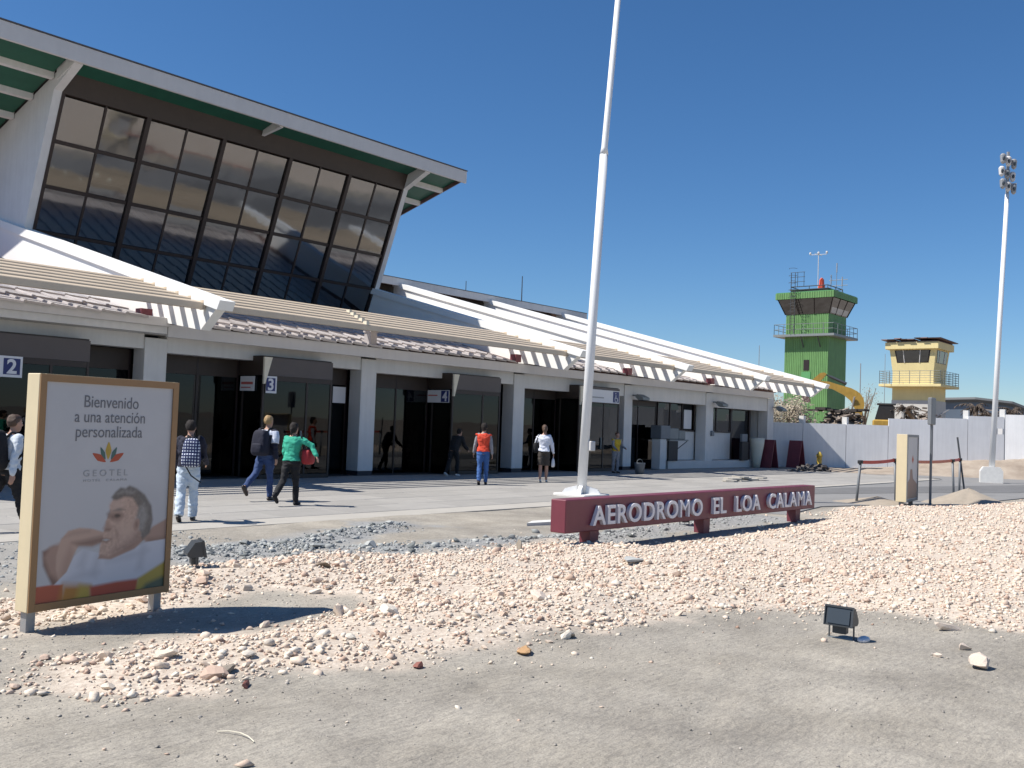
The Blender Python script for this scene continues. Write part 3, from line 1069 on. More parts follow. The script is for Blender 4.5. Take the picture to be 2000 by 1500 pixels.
# ------------------------------------------------------------------ plants helper
def leaf_mesh(rnd, pts, size, name, m):
    vs, fs = [], []
    for p in pts:
        a = Vector((rnd.gauss(0, 1), rnd.gauss(0, 1), rnd.gauss(0, 1))).normalized()
        b = a.orthogonal().normalized()
        s = size * rnd.uniform(.6, 1.4)
        p = Vector(p)
        o = len(vs)
        vs += [(p - a * s)[:], (p + b * s * .5)[:], (p + a * s)[:], (p - b * s * .5)[:]]
        fs.append((o, o + 1, o + 2, o + 3))
    return MB().add(vs, fs)


def tree(name, label, cat, loc, h, rx, n, m, leafsize, seed, group=None, trunk='bark', base=.3):
    rnd = random.Random(seed)
    t = Thing(name, label, cat, loc, group=group, local=True)
    tr = MB().tube([(0, 0, -.2), (.05, .02, h * .3), (-.05, .05, h * .55)], [h * .03, h * .024, h * .014], 8)
    pts = []
    for k in range(11):
        a = rnd.uniform(0, 6.28)
        z0 = rnd.uniform(.25, .5) * h
        e = Vector((math.cos(a) * rx * rnd.uniform(.4, .95), math.sin(a) * rx * rnd.uniform(.4, .95), h * rnd.uniform(.6, .98)))
        mid = Vector((e.x * .45, e.y * .45, (z0 + e.z) * .52))
        tr.tube([(0, 0, z0), mid, e], [h * .012, h * .008, h * .003], 5)
        for q in range(n // 11):
            c = mid.lerp(e, rnd.uniform(.25, 1.1))
            s = rx * .26
            pts.append((c.x + rnd.gauss(0, s), c.y + rnd.gauss(0, s), max(base * h, c.z + rnd.gauss(0, s * .8))))
    t.part('trunk', tr, trunk)
    t.part('crown', leaf_mesh(rnd, pts, leafsize, 'crown', m), m)
    return t


tree('potted_shrub', 'green leafy shrub standing behind the glass of the open bay', 'plant', (37.1, 25.6, 0), 2.6, .9, 900, 'leaf', .10, 4)
tree('potted_shrub', 'dark green shrub behind the window beside the white panel', 'plant', (39.9, 25.9, 0), 2.7, .8, 900, 'leaf', .09, 5)

# ------------------------------------------------------------------ boundary wall
segs = [(-1.70, .14, -.05, 2.40), (.14, 2.40, -.02, 2.42), (2.40, 4.58, .05, 2.43), (4.58, 6.86, .22, 2.81), (6.86, 8.62, .5, 2.93), (8.62, 10.46, .72, 3.09)]
WN = Vector((WALLD.y, -WALLD.x, 0)) * -1
t = Thing('boundary_wall', 'long pale grey panel wall stepping up behind the road', 'wall', (50.3, 22, 0))


def wall_panel(a, b, z0, z1, p0, d, th=.12):
    n = Vector((-d.y, d.x, 0))
    A, B = p0 + d * (a + .012), p0 + d * (b - .012)
    vs = []
    for z in (z0 - .35, z1):
        vs += [(A.x, A.y, z), (B.x, B.y, z), (B.x + n.x * th, B.y + n.y * th, z), (A.x + n.x * th, A.y + n.y * th, z)]
    return MB().add(vs, [(0, 3, 2, 1), (4, 5, 6, 7), (0, 1, 5, 4), (1, 2, 6, 5), (2, 3, 7, 6), (3, 0, 4, 7)])


P0 = Vector((50.3, 22, 0))
for a, b, z0, z1 in segs:
    t.part('panel', wall_panel(a, b, z0, z1, P0, WALLD), 'wallpanel')
for s, z in ((.14, 2.42), (2.40, 2.43), (8.62, 3.0), (10.46, 3.12)):
    c = P0 + WALLD * s + Vector((.838, .545, 0)) * .28
    t.part('wall_post', MB().box(c.x - .13, c.x + .13, c.y - .13, c.y + .13, 0, z + .38), 'concrete')
P1 = P0 + WALLD * 10.48
t2 = Thing('boundary_wall', 'bright sunlit end of the panel wall right of the light mast', 'wall', (P1.x, P1.y, 0))
D1 = Vector((.12, -1, 0)).normalized()
for a, b in ((0, 2.4), (2.4, 4.8), (4.8, 7.2), (7.2, 9.6)):
    t2.part('panel', wall_panel(a, b, .9, 3.22, P1, D1), 'wallpanel')

# ------------------------------------------------------------------ green control tower
TWR = Thing('control_tower', 'green corrugated control tower with slanted dark cab windows', 'control tower', (99.4, 42.0, 0))
W = 2.36
TX, TY = 99.4, 42.0


def corr(mb, x0, x1, y0, y1, z0, z1, p=.19, d=.035):
    """corrugated square shell"""
    pts = []

    def edge(ax, ay, bx, by):
        L = math.hypot(bx - ax, by - ay)
        k = max(2, int(L / p))
        nx, ny = (by - ay) / L, -(bx - ax) / L
        for i in range(k):
            for f_, dd in ((0, 0), (.3, 0), (.42, d), (.88, d)):
                q = (i + f_) / k
                pts.append((ax + (bx - ax) * q + nx * dd, ay + (by - ay) * q + ny * dd))
    edge(x0, y0, x1, y0)
    edge(x1, y0, x1, y1)
    edge(x1, y1, x0, y1)
    edge(x0, y1, x0, y0)
    n = len(pts)
    return mb.add([(x, y, z0) for x, y in pts] + [(x, y, z1) for x, y in pts], [(i, (i + 1) % n, n + (i + 1) % n, n + i) for i in range(n)] + [tuple(range(n, 2 * n))])


TWR.part('shaft', corr(MB(), TX - W, TX + W, TY - W, TY + W, 0, 12.0), 'green')
TWR.part('upper_shaft', corr(MB(), TX - W + .05, TX + W - .05, TY - W + .05, TY + W - .05, 12.25, 14.4), 'green')
cabz0, cabz1, cw0, cw1 = 14.4, 15.95, W + .02, W + .62
for k, (dx, dy) in enumerate(((-1, 0), (0, -1), (1, 0), (0, 1))):
    ex, ey = -dy, dx
    for q in range(3):
        a, b = -1 + 2 * q / 3 + .02, -1 + 2 * (q + 1) / 3 - .02
        vs = []
        for z, wv in ((cabz0, cw0), (cabz1, cw1)):
            for u in ((a, b) if True else (b, a)):
                vs.append((TX + dx * wv + ex * wv * u, TY + dy * wv + ey * wv * u, z))
        TWR.part('cab_pane', MB().add(vs, [(0, 1, 3, 2)]), 'tower_glass')
    for q in range(4):
        a = -1 + 2 * q / 3
        TWR.part('cab_mullion', MB().tube([(TX + dx * cw0 + ex * cw0 * a, TY + dy * cw0 + ey * cw0 * a, cabz0), (TX + dx * cw1 + ex * cw1 * a, TY + dy * cw1 + ey * cw1 * a, cabz1)], .06, 4), 'mull')
TWR.part('cab_interior', MB().box(TX - 1.7, TX + 1.7, TY - 1.7, TY + 1.7, 14.42, 15.9), 'interior')
TWR.part('cab_blind', MB().add([(TX - 2.1, TY - W - .08, 14.5), (TX + 2.1, TY - W - .08, 14.5), (TX + 2.6, TY - W - .55, 15.85), (TX - 2.6, TY - W - .55, 15.85)], [(0, 1, 2, 3)]), 'plinth')
TWR.part('roof_band', corr(MB(), TX - 3.17, TX + 3.17, TY - 3.17, TY + 3.17, 15.96, 16.6, .25, .04), 'green')
TWR.part('roof_slab', MB().box(TX - 3.12, TX + 3.12, TY - 3.12, TY + 3.12, 16.61, 16.68), 'green_dark')
TWR.part('gallery_floor', MB().box(TX - 3.28, TX + 3.28, TY - 3.28, TY + 3.28, 12.0, 12.24), 'steel')
rl = MB()
for z in (12.75, 13.3):
    for a, b in (((-3.22, -3.22), (3.22, -3.22)), ((3.22, -3.22), (3.22, 3.22)), ((3.22, 3.22), (-3.22, 3.22)), ((-3.22, 3.22), (-3.22, -3.22))):
        rl.tube([(TX + a[0], TY + a[1], z), (TX + b[0], TY + b[1], z)], .03, 5)
for k in range(7):
    q = -3.22 + 1.0733 * k
    for px, py in ((q, -3.22), (q, 3.22), (-3.22, q), (3.22, q)):
        rl.tube([(TX + px, TY + py, 12.2), (TX + px, TY + py, 13.3)], .03, 5)
TWR.part('gallery_railing', rl, 'steel')
TWR.part('gallery_brace', MB().tube([(TX - 3.15, TY + .3, 12.0), (TX - W, TY + .3, 10.9)], .06, 5).tube([(TX - 3.15, TY - 1.5, 12.0), (TX - W, TY - 1.5, 10.9)], .06, 5), 'steel_dark')
TWR.part('hatch_window', MB().box(TX - W - .06, TX - W - .001, TY - .35, TY + .25, 8.5, 9.6), 'mull')
TWR.part('louver', MB().box(TX - W - .08, TX - W - .002, TY - .55, TY + .45, 7.4, 8.35), 'green_dark')
ld = MB()
for dy in (.95, 1.4):
    ld.tube([(TX - 3.36, TY + dy, 12.3), (TX - 3.36, TY + dy, 18.7)], .035, 5)
for k in range(18):
    ld.tube([(TX - 3.36, TY + .95, 12.6 + .33 * k), (TX - 3.36, TY + 1.4, 12.6 + .33 * k)], .02, 4)
for k in range(7):
    z = 14.6 + .75 * k
    ld.tube([(TX - 3.36 - .55 * math.sin(a), TY + 1.175 + .42 * math.cos(a), z) for a in np.linspace(0, math.pi, 7)], .02, 4)
TWR.part('ladder', ld, 'steel_dark')
ed = MB()
for z in (16.9, 17.4):
    for a, b in (((-2, -2), (2, -2)), ((2, -2), (2, 2)), ((2, 2), (-2, 2)), ((-2, 2), (-2, -2))):
        ed.tube([(TX + a[0], TY + a[1], z), (TX + b[0], TY + b[1], z)], .05, 5)
for a in (-2, 0, 2):
    for b in (-2, 0, 2):
        ed.tube([(TX + a, TY + b, 16.65), (TX + a, TY + b, 17.4)], .04, 5)
ed.box(TX - 2.1, TX + 2.1, TY - 2.1, TY + 2.1, 17.02, 17.1)
for b in (1.9, 1.2, .5):
    ed.tube([(TX - 2.2, TY + b, 17.4), (TX - 2.2, TY + b, 18.9)], .03, 4)
for z in (17.9, 18.4, 18.9):
    ed.tube([(TX - 2.2, TY + .4, z), (TX - 2.2, TY + 2.0, z)], .025, 4)
TWR.part('roof_platform', ed, 'steel_dark')
bc = TWR.part('beacon', MB().rings([(TX, TY - .5, 17.1, .35, .35), (TX, TY - .5, 17.7, .35, .35)], 10).rings([(TX, TY - .5, 17.71, .28, .28), (TX, TY - .5, 18.3, .24, .24), (TX, TY - .5, 18.5, .08, .08)], 10), 'orange_red')
an = MB().tube([(TX - .5, TY - .3, 17.1), (TX - .5, TY - .3, 21.0)], .04, 5)
for a, b in (((-.9, 0), (.9, 0)), ((0, -.9), (0, .9))):
    an.tube([(TX - .5 + a[0], TY - .3 + a[1], 20.9), (TX - .5 + b[0], TY - .3 + b[1], 20.95)], .03, 4)
for a in (-.9, 0, .9):
    an.ell((TX - .5, TY - .3 + a, 21.1), (.12, .12, .16), 6, 4)
TWR.part('wind_mast', an, 'grey_white')
an = MB()
for dy, z1 in ((-1.4, 18.8), (-2.0, 20.0), (-2.6, 18.5)):
    an.tube([(TX + .3, TY + dy, 16.65), (TX + .3, TY + dy, z1 - 1)], .03, 4)
    an.tube([(TX + .3, TY + dy, z1 - 1), (TX + .3, TY + dy, z1)], .06, 5)
for z in (17.6, 18.2):
    an.tube([(TX + .3, TY - 1.2, z), (TX + .3, TY - 3.2, z)], .03, 4)
TWR.part('antenna', an, 'galv')

# ------------------------------------------------------------------ yellow control tower
YX, YY = 82.9, 26.1
YT = Thing('control_tower', 'small yellow control tower with a rusty roof and dark window band', 'control tower', (YX, YY, 0))
V = 1.62
YT.part('shaft', MB().box(YX - V, YX + V, YY - V, YY + V, 4.9, 5.98), 'yellow')
YT.part('plinth', MB().box(YX - V - .03, YX + V + .03, YY - V - .03, YY + V + .03, 0, 4.9), 'plinth')
YT.part('gallery_floor', MB().bbox(YX - 2.45, YX + 2.45, YY - 2.45, YY + 2.45, 5.985, 6.2, .02), 'yellow')
cab = []
lv = [(6.205, V), (7.2, V), (9.05, V + .2)]
vs, fs = [], []
for z, wv in lv:
    vs += [(YX - wv, YY - wv, z), (YX + wv, YY - wv, z), (YX + wv, YY + wv, z), (YX - wv, YY + wv, z)]
for i in range(2):
    for k in range(4):
        a, b = i * 4 + k, i * 4 + (k + 1) % 4
        fs.append((a, b, b + 4, a + 4))
fs.append((8, 9, 10, 11))
YT.part('cabin', MB().add(vs, fs), 'yellow')


def yw(z):
    return V + .2 * max(0, (z - 7.2)) / 1.85


for (dx, dy) in ((-1, 0), (0, -1)):
    ex, ey = -dy, dx
    z0, z1 = 7.95, 8.98
    us0 = [-.78, -.42, .36, .78]
    wf = YT.part('window_recess', MB().add([(YX + dx * (yw(z) + .008) + ex * u * s_, YY + dy * (yw(z) + .008) + ey * u * s_, z) for z, s_ in ((z0, 1.52), (z1, 1.74)) for u in (-.82, .82)], [(0, 1, 3, 2)]), 'mull')
    for q in range(3):
        a, b = us0[q] + .025, us0[q + 1] - .025
        YT.part('window_pane', MB().add([(YX + dx * (yw(z) + .02) + ex * u * s_, YY + dy * (yw(z) + .02) + ey * u * s_, z) for z, s_ in ((z0 + .04, 1.52), (z1 - .04, 1.74)) for u in (a, b)], [(0, 1, 3, 2)]), 'tower_glass', wf)
    for u in us0[1:3]:
        YT.part('window_bar', MB().tube([(YX + dx * (yw(z) + .03) + ex * u * s_, YY + dy * (yw(z) + .03) + ey * u * s_, z) for z, s_ in ((z0, 1.52), (z1, 1.74))], .035, 4), 'grey_white', wf)
YT.part('roof_band', MB().bbox(YX - 2.1, YX + 2.1, YY - 2.1, YY + 2.1, 9.052, 9.62, .02), 'yellow')
rs = MB()
for k in range(9):
    a = YY - 2.35 + k * .525
    dz = RND.uniform(-.05, .06)
    rs.prism([(YX - 2.35 + RND.uniform(-.1, .1), 9.82 + dz), (YX + 2.35, 9.74 + dz), (YX + 2.35, 9.80 + dz), (YX - 2.35, 9.89 + dz)], 'y', a, a + .5)
rs.box(YX - 2.0, YX + 2.0, YY - 2.0, YY + 2.0, 9.62, 9.71)
YT.part('roof_sheet', rs, 'rust')
rl = MB()
for k in range(6):
    z = 6.3 + .19 * k
    for a, b in (((-1, -1), (1, -1)), ((1, -1), (1, 1)), ((1, 1), (-1, 1)), ((-1, 1), (-1, -1))):
        rl.tube([(YX + a[0] * 2.4, YY + a[1] * 2.4, z), (YX + b[0] * 2.4, YY + b[1] * 2.4, z)], .016, 4)
for k in range(7):
    q = -2.4 + 4.8 / 6 * k
    for px, py in ((q, -2.4), (q, 2.4), (-2.4, q), (2.4, q)):
        rl.tube([(YX + px, YY + py, 6.2), (YX + px, YY + py, 7.28)], .022, 4)
YT.part('gallery_railing', rl, 'steel')

# ------------------------------------------------------------------ excavator
EX = Thing('excavator', 'yellow excavator with raised arm behind the white wall', 'excavator', (70.4, 25.9, .3), rad(111), local=True)
boom = [(.3, 1.8), (.27, 3.0), (.05, 3.74), (.13, 4.25), (.36, 4.6), (.62, 4.8), (1.02, 5.0), (1.78, 5.2), (2.54, 5.43), (3.16, 5.47), (3.2, 5.12), (2.29, 4.9), (1.52, 4.5), (1.02, 4.08), (.68, 3.42), (.7, 2.87), (.72, 1.8)]
boom_o = EX.part('boom', MB().prism(boom, 'y', -.28, .28), 'excav')
EX.part('boom_ram', MB().tube([(1.0, .0, 3.0), (.75, .42, 4.35)], .07, 8).tube([(.4, -.42, 2.6), (.75, -.42, 4.35)], .07, 8), 'galv', boom_o)
EX.part('stick', MB().prism([(2.72, 6.0), (2.88, 6.1), (3.16, 6.06), (3.98, 5.3), (3.85, 5.08), (3.74, 5.08), (3.2, 5.4), (2.88, 5.76)], 'y', -.24, .24), 'excav')
EX.part('stick_ram', MB().tube([(1.32, 0, 5.3), (2.0, 0, 5.6), (2.5, 0, 5.82)], .11, 8).tube([(2.5, 0, 5.82), (2.8, 0, 5.97)], .05, 8), 'steel_dark')
EX.part('bucket', MB().prism([(3.7, 5.0), (4.1, 5.1), (4.5, 4.5), (4.3, 3.9), (3.8, 3.9), (3.95, 4.4)], 'y', -.55, .55), 'rust')
EX.part('bucket_link', MB().tube([(3.4, .25, 5.2), (4.0, .25, 5.0), (4.3, .25, 4.3)], .06, 6).tube([(3.4, -.25, 5.2), (4.0, -.25, 5.0), (4.3, -.25, 4.3)], .06, 6), 'steel_dark')
cb = EX.part('cab', MB().prism([(-.75, 1.7), (-2.0, 1.7), (-2.0, 3.75), (-1.85, 3.85), (-.95, 3.85), (-.7, 2.9)], 'y', -1.3, -.35), 'black')
EX.part('cab_window', MB().box(-1.85, -1.0, -1.33, -1.305, 2.6, 3.6), 'lamp_glass', cb)
EX.part('cab_roof', MB().bbox(-2.1, -.8, -1.35, -.3, 3.855, 3.98, .03), 'steel_dark', cb)
EX.part('engine_cover', MB().bbox(-3.4, -.5, -.33, 1.3, 1.7, 2.75, .08), 'excav')
EX.part('counterweight', MB().bbox(-4.1, -3.42, -1.3, 1.3, 1.5, 2.6, .12), 'excav')
EX.part('turntable', MB().rings([(-1.5, 0, 1.2, 1.0, 1.0), (-1.5, 0, 1.5, 1.0, 1.0)], 16), 'steel_dark')
for sgn in (-1, 1):
    tp = [(1.2, .45), (.9, .95), (-3.9, .95), (-4.2, .45), (-3.9, -.05), (.9, -.05)]
    EX.part('track', MB().prism(tp, 'y', sgn * 1.2 - .28, sgn * 1.2 + .28), 'black')
EX.part('exhaust', MB().tube([(-2.6, .6, 2.7), (-2.6, .6, 3.5)], .06, 6), 'steel_dark')

# ------------------------------------------------------------------ demolition site, dry trees
tree('dry_tree', 'pale dry tree behind the wall next to the terminal corner', 'tree', (58.3, 26.6, 0), 4.25, 1.25, 2000, 'dry_leaf', .085, 21, base=.3)
tree('dry_tree', 'greyish dry tree in front of the green tower foot', 'tree', (62.2, 27.0, 0), 4.1, 1.3, 2000, 'debris', .085, 22, base=.3)
tree('dry_tree', 'thin leafless grey tree between the excavator and yellow tower', 'tree', (84, 31.0, 0), 6.6, 1.5, 500, 'debris', .07, 23)
tree('dry_bush', 'low pale dry bush just above the wall top', 'bush', (56.5, 26.9, 0), 3.5, 1.0, 1500, 'dry_leaf', .075, 24, base=.35)


def debris_pile(name, label, cat, loc, rx, ry, h, n, seed, m='debris'):
    rnd = random.Random(seed)
    mb = MB()
    for k in range(n):
        a, r_ = rnd.uniform(0, 6.28), math.sqrt(rnd.random())
        x, y = loc[0] + rx * r_ * math.cos(a), loc[1] + ry * r_ * math.sin(a)
        z = loc[2] + h * (1 - r_ * r_) * rnd.uniform(.3, 1)
        L, w_, t_ = rnd.uniform(.2, 1.1), rnd.uniform(.05, .35), rnd.uniform(.03, .12)
        bm = bmesh.new()
        bmesh.ops.create_cube(bm, size=1)
        mx = Matrix.Translation((x, y, z)) @ Matrix.Rotation(rnd.uniform(0, 6.28), 4, 'Z') @ Matrix.Rotation(rnd.uniform(-.6, .6), 4, 'X') @ Matrix.Rotation(rnd.uniform(-.5, .5), 4, 'Y') @ Matrix.Diagonal((L, w_, t_, 1))
        mb.bm(bm, mx)
    mb.rings([(loc[0], loc[1], loc[2] - .3, rx, ry), (loc[0], loc[1], loc[2] + h * .35, rx * .7, ry * .7), (loc[0], loc[1], loc[2] + h * .6, rx * .25, ry * .25)], 14)
    return single(name, label, cat, mb, m, loc, kind='stuff')


debris_pile('debris_pile', 'heap of brown demolition debris under the broken dark roof', 'debris', (65.4, 25.6, 1.7), 1.9, 1.8, 2.1, 300, 3)
debris_pile('debris_pile', 'heap of brown rubble at the foot of the yellow tower', 'debris', (74.5, 23.3, 1.6), 2.2, 2.2, 2.6, 300, 4)
debris_pile('debris_pile', 'rubble heap beyond the wall right of the yellow tower', 'debris', (78, 19.9, 1.7), 2.2, 3.4, 2.5, 340, 6)
t = Thing('broken_roof', 'dark broken roof slab sagging behind the wall', 'roof', (65.5, 24.6, 3.4))
for k in range(7):
    a = -2.6 + k * .75
    y, zz = 25.5 - a * .62, 3.42 + .10 * math.sin(k * 1.3)
    x = 65.0 + a * .24
    t.part('slab', MB().box(x - .5, x + .5, y - .36, y + .36, zz, zz + .13 + .05 * (k % 2)), 'debris_dark')


def dead_palm(label, loc, lean, seed, L=2.4):
    rnd = random.Random(seed)
    t = Thing('dead_palm', label, 'palm', loc, group='fallen palms on the demolition site', local=True)
    tip = Vector((lean[0], lean[1], lean[2]))
    t.part('trunk', MB().tube([(0, 0, -.8), tip * .5, tip], [.22, .2, .17], 8), 'bark')
    fm = MB()
    for k in range(30):
        a = rnd.uniform(0, 6.28)
        el = rnd.uniform(-.5, .9)
        d = Vector((math.cos(a) * math.cos(el), math.sin(a) * math.cos(el), math.sin(el)))
        ln = rnd.uniform(.7, 1.7)
        dr = rnd.uniform(.5, 1.5)
        side = d.cross(Vector((0, 0, 1))).normalized()
        pts = [tip + d * ln * q - Vector((0, 0, dr * q * q * ln * .6)) for q in np.linspace(0, 1, 9)]
        for i in range(8):                               # leaflets either side of the rib
            if rnd.random() < .12:
                continue
            for sg in (-1, 1):
                p, q = pts[i], pts[i + 1]
                L = .38 * (1 - .6 * i / 8) * rnd.uniform(.5, 1.2)
                e = q + side * sg * L * .6 - Vector((0, 0, L * rnd.uniform(.4, 1.1))) + d * L * .3
                fm.add([p[:], q[:], e[:]], [(0, 1, 2)])
    t.part('frond', fm, 'frond')


dead_palm('fallen palm with brown trunk leaning left of the grey sign post', (72.2, 22.3, 2.4), (-.5, 1.2, 1.55), 1)
dead_palm('dark drooping palm crown right of the grey sign post', (72.0, 18.7, 1.4), (0, .2, 2.7), 2)
dead_palm('ragged dark palm crown nearest the light mast', (73.5, 17.1, 1.7), (.1, -.2, 2.3), 3)

HG = Thing('hangar', 'low blue grey hangar with a curved dark roof far behind the wall', 'building', (150, 34, 0))
hp = [(144.3, 43.5, 7.3), (145.2, 38, 7.5), (146, 33.5, 7.0), (146.6, 31.6, 6.2), (146.9, 30.8, 5.2)]
mb = MB()
for x, y, z in hp:
    mb.add([(x, y, 0), (x + 22, y + 5, 0), (x, y, z), (x + 22, y + 5, z)], [])
fs = []
for i in range(len(hp) - 1):
    a, b = i * 4, i * 4 + 4
    fs += [(a, b, b + 2, a + 2), (a + 2, b + 2, b + 3, a + 3), (a + 3, b + 3, b + 1, a + 1)]
fs += [(0, 2, 3, 1), (len(hp) * 4 - 4, len(hp) * 4 - 3, len(hp) * 4 - 1, len(hp) * 4 - 2)]
mb.f += fs
HG.part('wall', mb, 'hangar')
HG.part('roof_edge', MB().tube([(x - .3, y, z + .1) for x, y, z in hp], .35, 6), 'steel_dark')
HG.part('window_band', MB().box(144.6, 145.0, 34.0, 36.5, 3.2, 5.4), 'lamp_glass')

# thin masts and antennas in the distance
def mast(label, p, h, r=.04, arms=0):
    mb = MB().tube([p, (p[0], p[1], p[2] + h)], [r, r * .6], 6)
    for k in range(arms):
        z = p[2] + h * (.35 + .16 * k)
        mb.tube([(p[0] - .12, p[1] + .15, z), (p[0] + .12, p[1] - .15, z)], r * .8, 4)
        mb.box(p[0] - .06, p[0] + .06, p[1] - .06, p[1] + .06, z - .12, z + .12)
    single('antenna', label, 'antenna', mb, 'steel_dark' if arms else 'galv', p)


mast('short antenna on the roof ridge nearest the glass hall', (41.2, 38.6, 7.6), 2.4, .035, 2)
mast('taller antenna on the roof ridge left of the flagpole', (46.3, 38.6, 7.6), 3.4, .045, 2)
mast('thin grey mast left of the green tower', (110, 53.6, 0), 12.5, .06)
mast('thin dark mast between the excavator and yellow tower', (95, 35.5, 0), 9.0, .07)
mast('thin pole left of the yellow tower gallery', (80, 27.9, 0), 8.6, .03)

# ------------------------------------------------------------------ flagpole, light mast
t = Thing('flagpole', 'tall white flagpole standing behind the red name sign', 'flagpole', (20.26, 14.67, 0))
bx, by = 20.26, 14.67
t.part('pole', MB().tube([(bx, by, .05), (bx + .10, by - .10, 4.5), (bx + .21, by - .21, 8.85)], [.125, .118, .108], 16), 'pole_white', smooth=True)
t.part('upper_pole', MB().tube([(bx + .21, by - .21, 8.83), (bx + .215, by - .215, 9.0), (bx + .46, by - .46, 15)], [.112, .085, .07], 16), 'pole_white', smooth=True)
t.part('base_block', MB().bbox(bx - .55, bx + .55, by - .5, by + .5, -.05, .06, .02), 'concrete')
for a in (.0, 1.5708, 3.1416, 4.712):
    d = Vector((math.cos(a + .5), math.sin(a + .5), 0))
    n = Vector((-d.y, d.x, 0)) * .05
    q = [(d * .11, .06), (d * .5, .06), (d * .42, .17), (d * .11, .26)]
    vs = [(bx + p.x + n.x * s_, by + p.y + n.y * s_, z) for s_ in (-1, 1) for p, z in q]
    t.part('gusset', MB().add(vs, [(0, 1, 2, 3), (7, 6, 5, 4), (0, 4, 5, 1), (1, 5, 6, 2), (2, 6, 7, 3)]), 'pole_white')
t.part('halyard_box', MB().bbox(bx + .02, bx + .22, by - .24, by - .1, 1.15, 1.4, .015), 'grey_white')

mx_, my_ = 46.3, 11.45
t = Thing('light_mast', 'tall white floodlight mast on a white block beside the road', 'light mast', (mx_, my_, 0))
MH = 12.75
t.part('pole', MB().tube([(mx_, my_, -.1), (mx_ + .17, my_ - .20, 6.8), (mx_ + .33, my_ - .39, MH)], [.125, .105, .085], 14), 'pole_white', smooth=True)
d = Vector((.35, -.94, 0))
n = Vector((.94, .35, 0))
pr = [(-.45, -.12), (.45, -.12), (.45, .48), (.33, .66), (-.33, .66), (-.45, .48)]
vs = [(mx_ + d.x * u + n.x * s_, my_ + d.y * u + n.y * s_, z) for s_ in (-.24, .24) for u, z in pr]
t.part('base_block', MB().add(vs, [(0, 1, 2, 3, 4, 5), (11, 10, 9, 8, 7, 6)] + [(i, i + 6, (i + 1) % 6 + 6, (i + 1) % 6) for i in range(6)]), 'concrete')
t.part('junction_box', MB().box(mx_ + .06, mx_ + .3, my_ - .42, my_ - .16, 2.1, 2.35), 'grey_white')
mx_, my_ = mx_ + .29, my_ - .33
fr = MB().tube([(mx_ + .04, my_ - .06, MH), (mx_ + .05, my_ - .08, MH + 1.9)], .07, 6)
for z in (.45, 1.45):
    fr.tube([(mx_ - .05, my_ + .12, MH + z), (mx_ + .15, my_ - .42, MH + z)], .04, 5)
t.part('lamp_frame', fr, 'galv')
for r_ in range(3):
    for k in range(3):
        px, py, pz = mx_ + .04 + .22 * (k - 1) - .1, my_ - .12 - .17 * (k - 1) + .05 * (r_ % 2), MH + .22 + .56 * r_ - .10 * k
        l_ = t.part('lamp_head', MB().rings([(px, py, pz - .02, .04, .04), (px, py, pz + .06, .105, .105), (px, py, pz + .36, .13, .13), (px, py, pz + .43, .07, .07)], 10), 'grey_white' if (r_ + k) % 2 else 'galv')
        t.part('lens', MB().ell((px - .09, py - .05, pz + .2), (.05, .06, .10), 8, 6), 'lamp_glass', l_)

# ------------------------------------------------------------------ name sign
NS = Thing('name_sign', 'long maroon board with raised grey letters AERODROMO EL LOA CALAMA', 'sign', (15.2, 8.3, 0))
NX0, NX1, NY0, NY1, NZ0, NZ1 = 10.97, 19.55, 8.2, 8.47, .25, .72
NS.part('board', MB().bbox(NX0, NX1, NY0, NY1, NZ0, NZ1, .012), 'maroon')
for x in (11.75, 15.1, 18.85):
    NS.part('leg', MB().prism([(x - .115, NZ0 - .003), (x + .115, NZ0 - .003), (x + .085, -.2), (x - .085, -.2)], 'y', NY0 + .05, NY1 - .03), 'maroon')


def letter_islands(off):
    me = text_mesh('AERODROMO  EL  LOA  CALAMA', .4, .029, off, 'LEFT', 1.13, .0)
    bm = bmesh.new()
    bm.from_mesh(me)
    bmesh.ops.remove_doubles(bm, verts=bm.verts[:], dist=1e-5)
    bm.verts.index_update()
    xs, zs = [v.co.x for v in bm.verts], [v.co.y for v in bm.verts]
    X0, Z0 = min(xs), min(zs)
    kx, kz = (19.27 - 11.55) / (max(xs) - X0), .285 / (max(zs) - Z0)
    seen, isl = set(), []
    for v in bm.verts:
        if v.index in seen:
            continue
        st, comp = [v], []
        seen.add(v.index)
        while st:
            a = st.pop()
            comp.append(a)
            for e in a.link_edges:
                b = e.other_vert(a)
                if b.index not in seen:
                    seen.add(b.index)
                    st.append(b)
        isl.append(comp)
    isl.sort(key=lambda c: min(v.co.x for v in c))
    out = []
    for comp in isl:
        ix = {v.index: i for i, v in enumerate(comp)}
        vs = [(11.55 + (v.co.x - X0) * kx, NY0 - .034 - v.co.z, .332 + (v.co.y - Z0) * kz) for v in comp]
        out.append((vs, [tuple(ix[v.index] for v in f.verts) for f in bm.faces if f.verts[0].index in ix]))
    bm.free()
    return out


bold, plain = letter_islands(.0065), letter_islands(0.0)
for k, ch in enumerate('AERODROMOELLOACALAMA'):
    NS.part('letter', MB().add(*(plain if ch == 'M' else bold)[k]), 'letter')

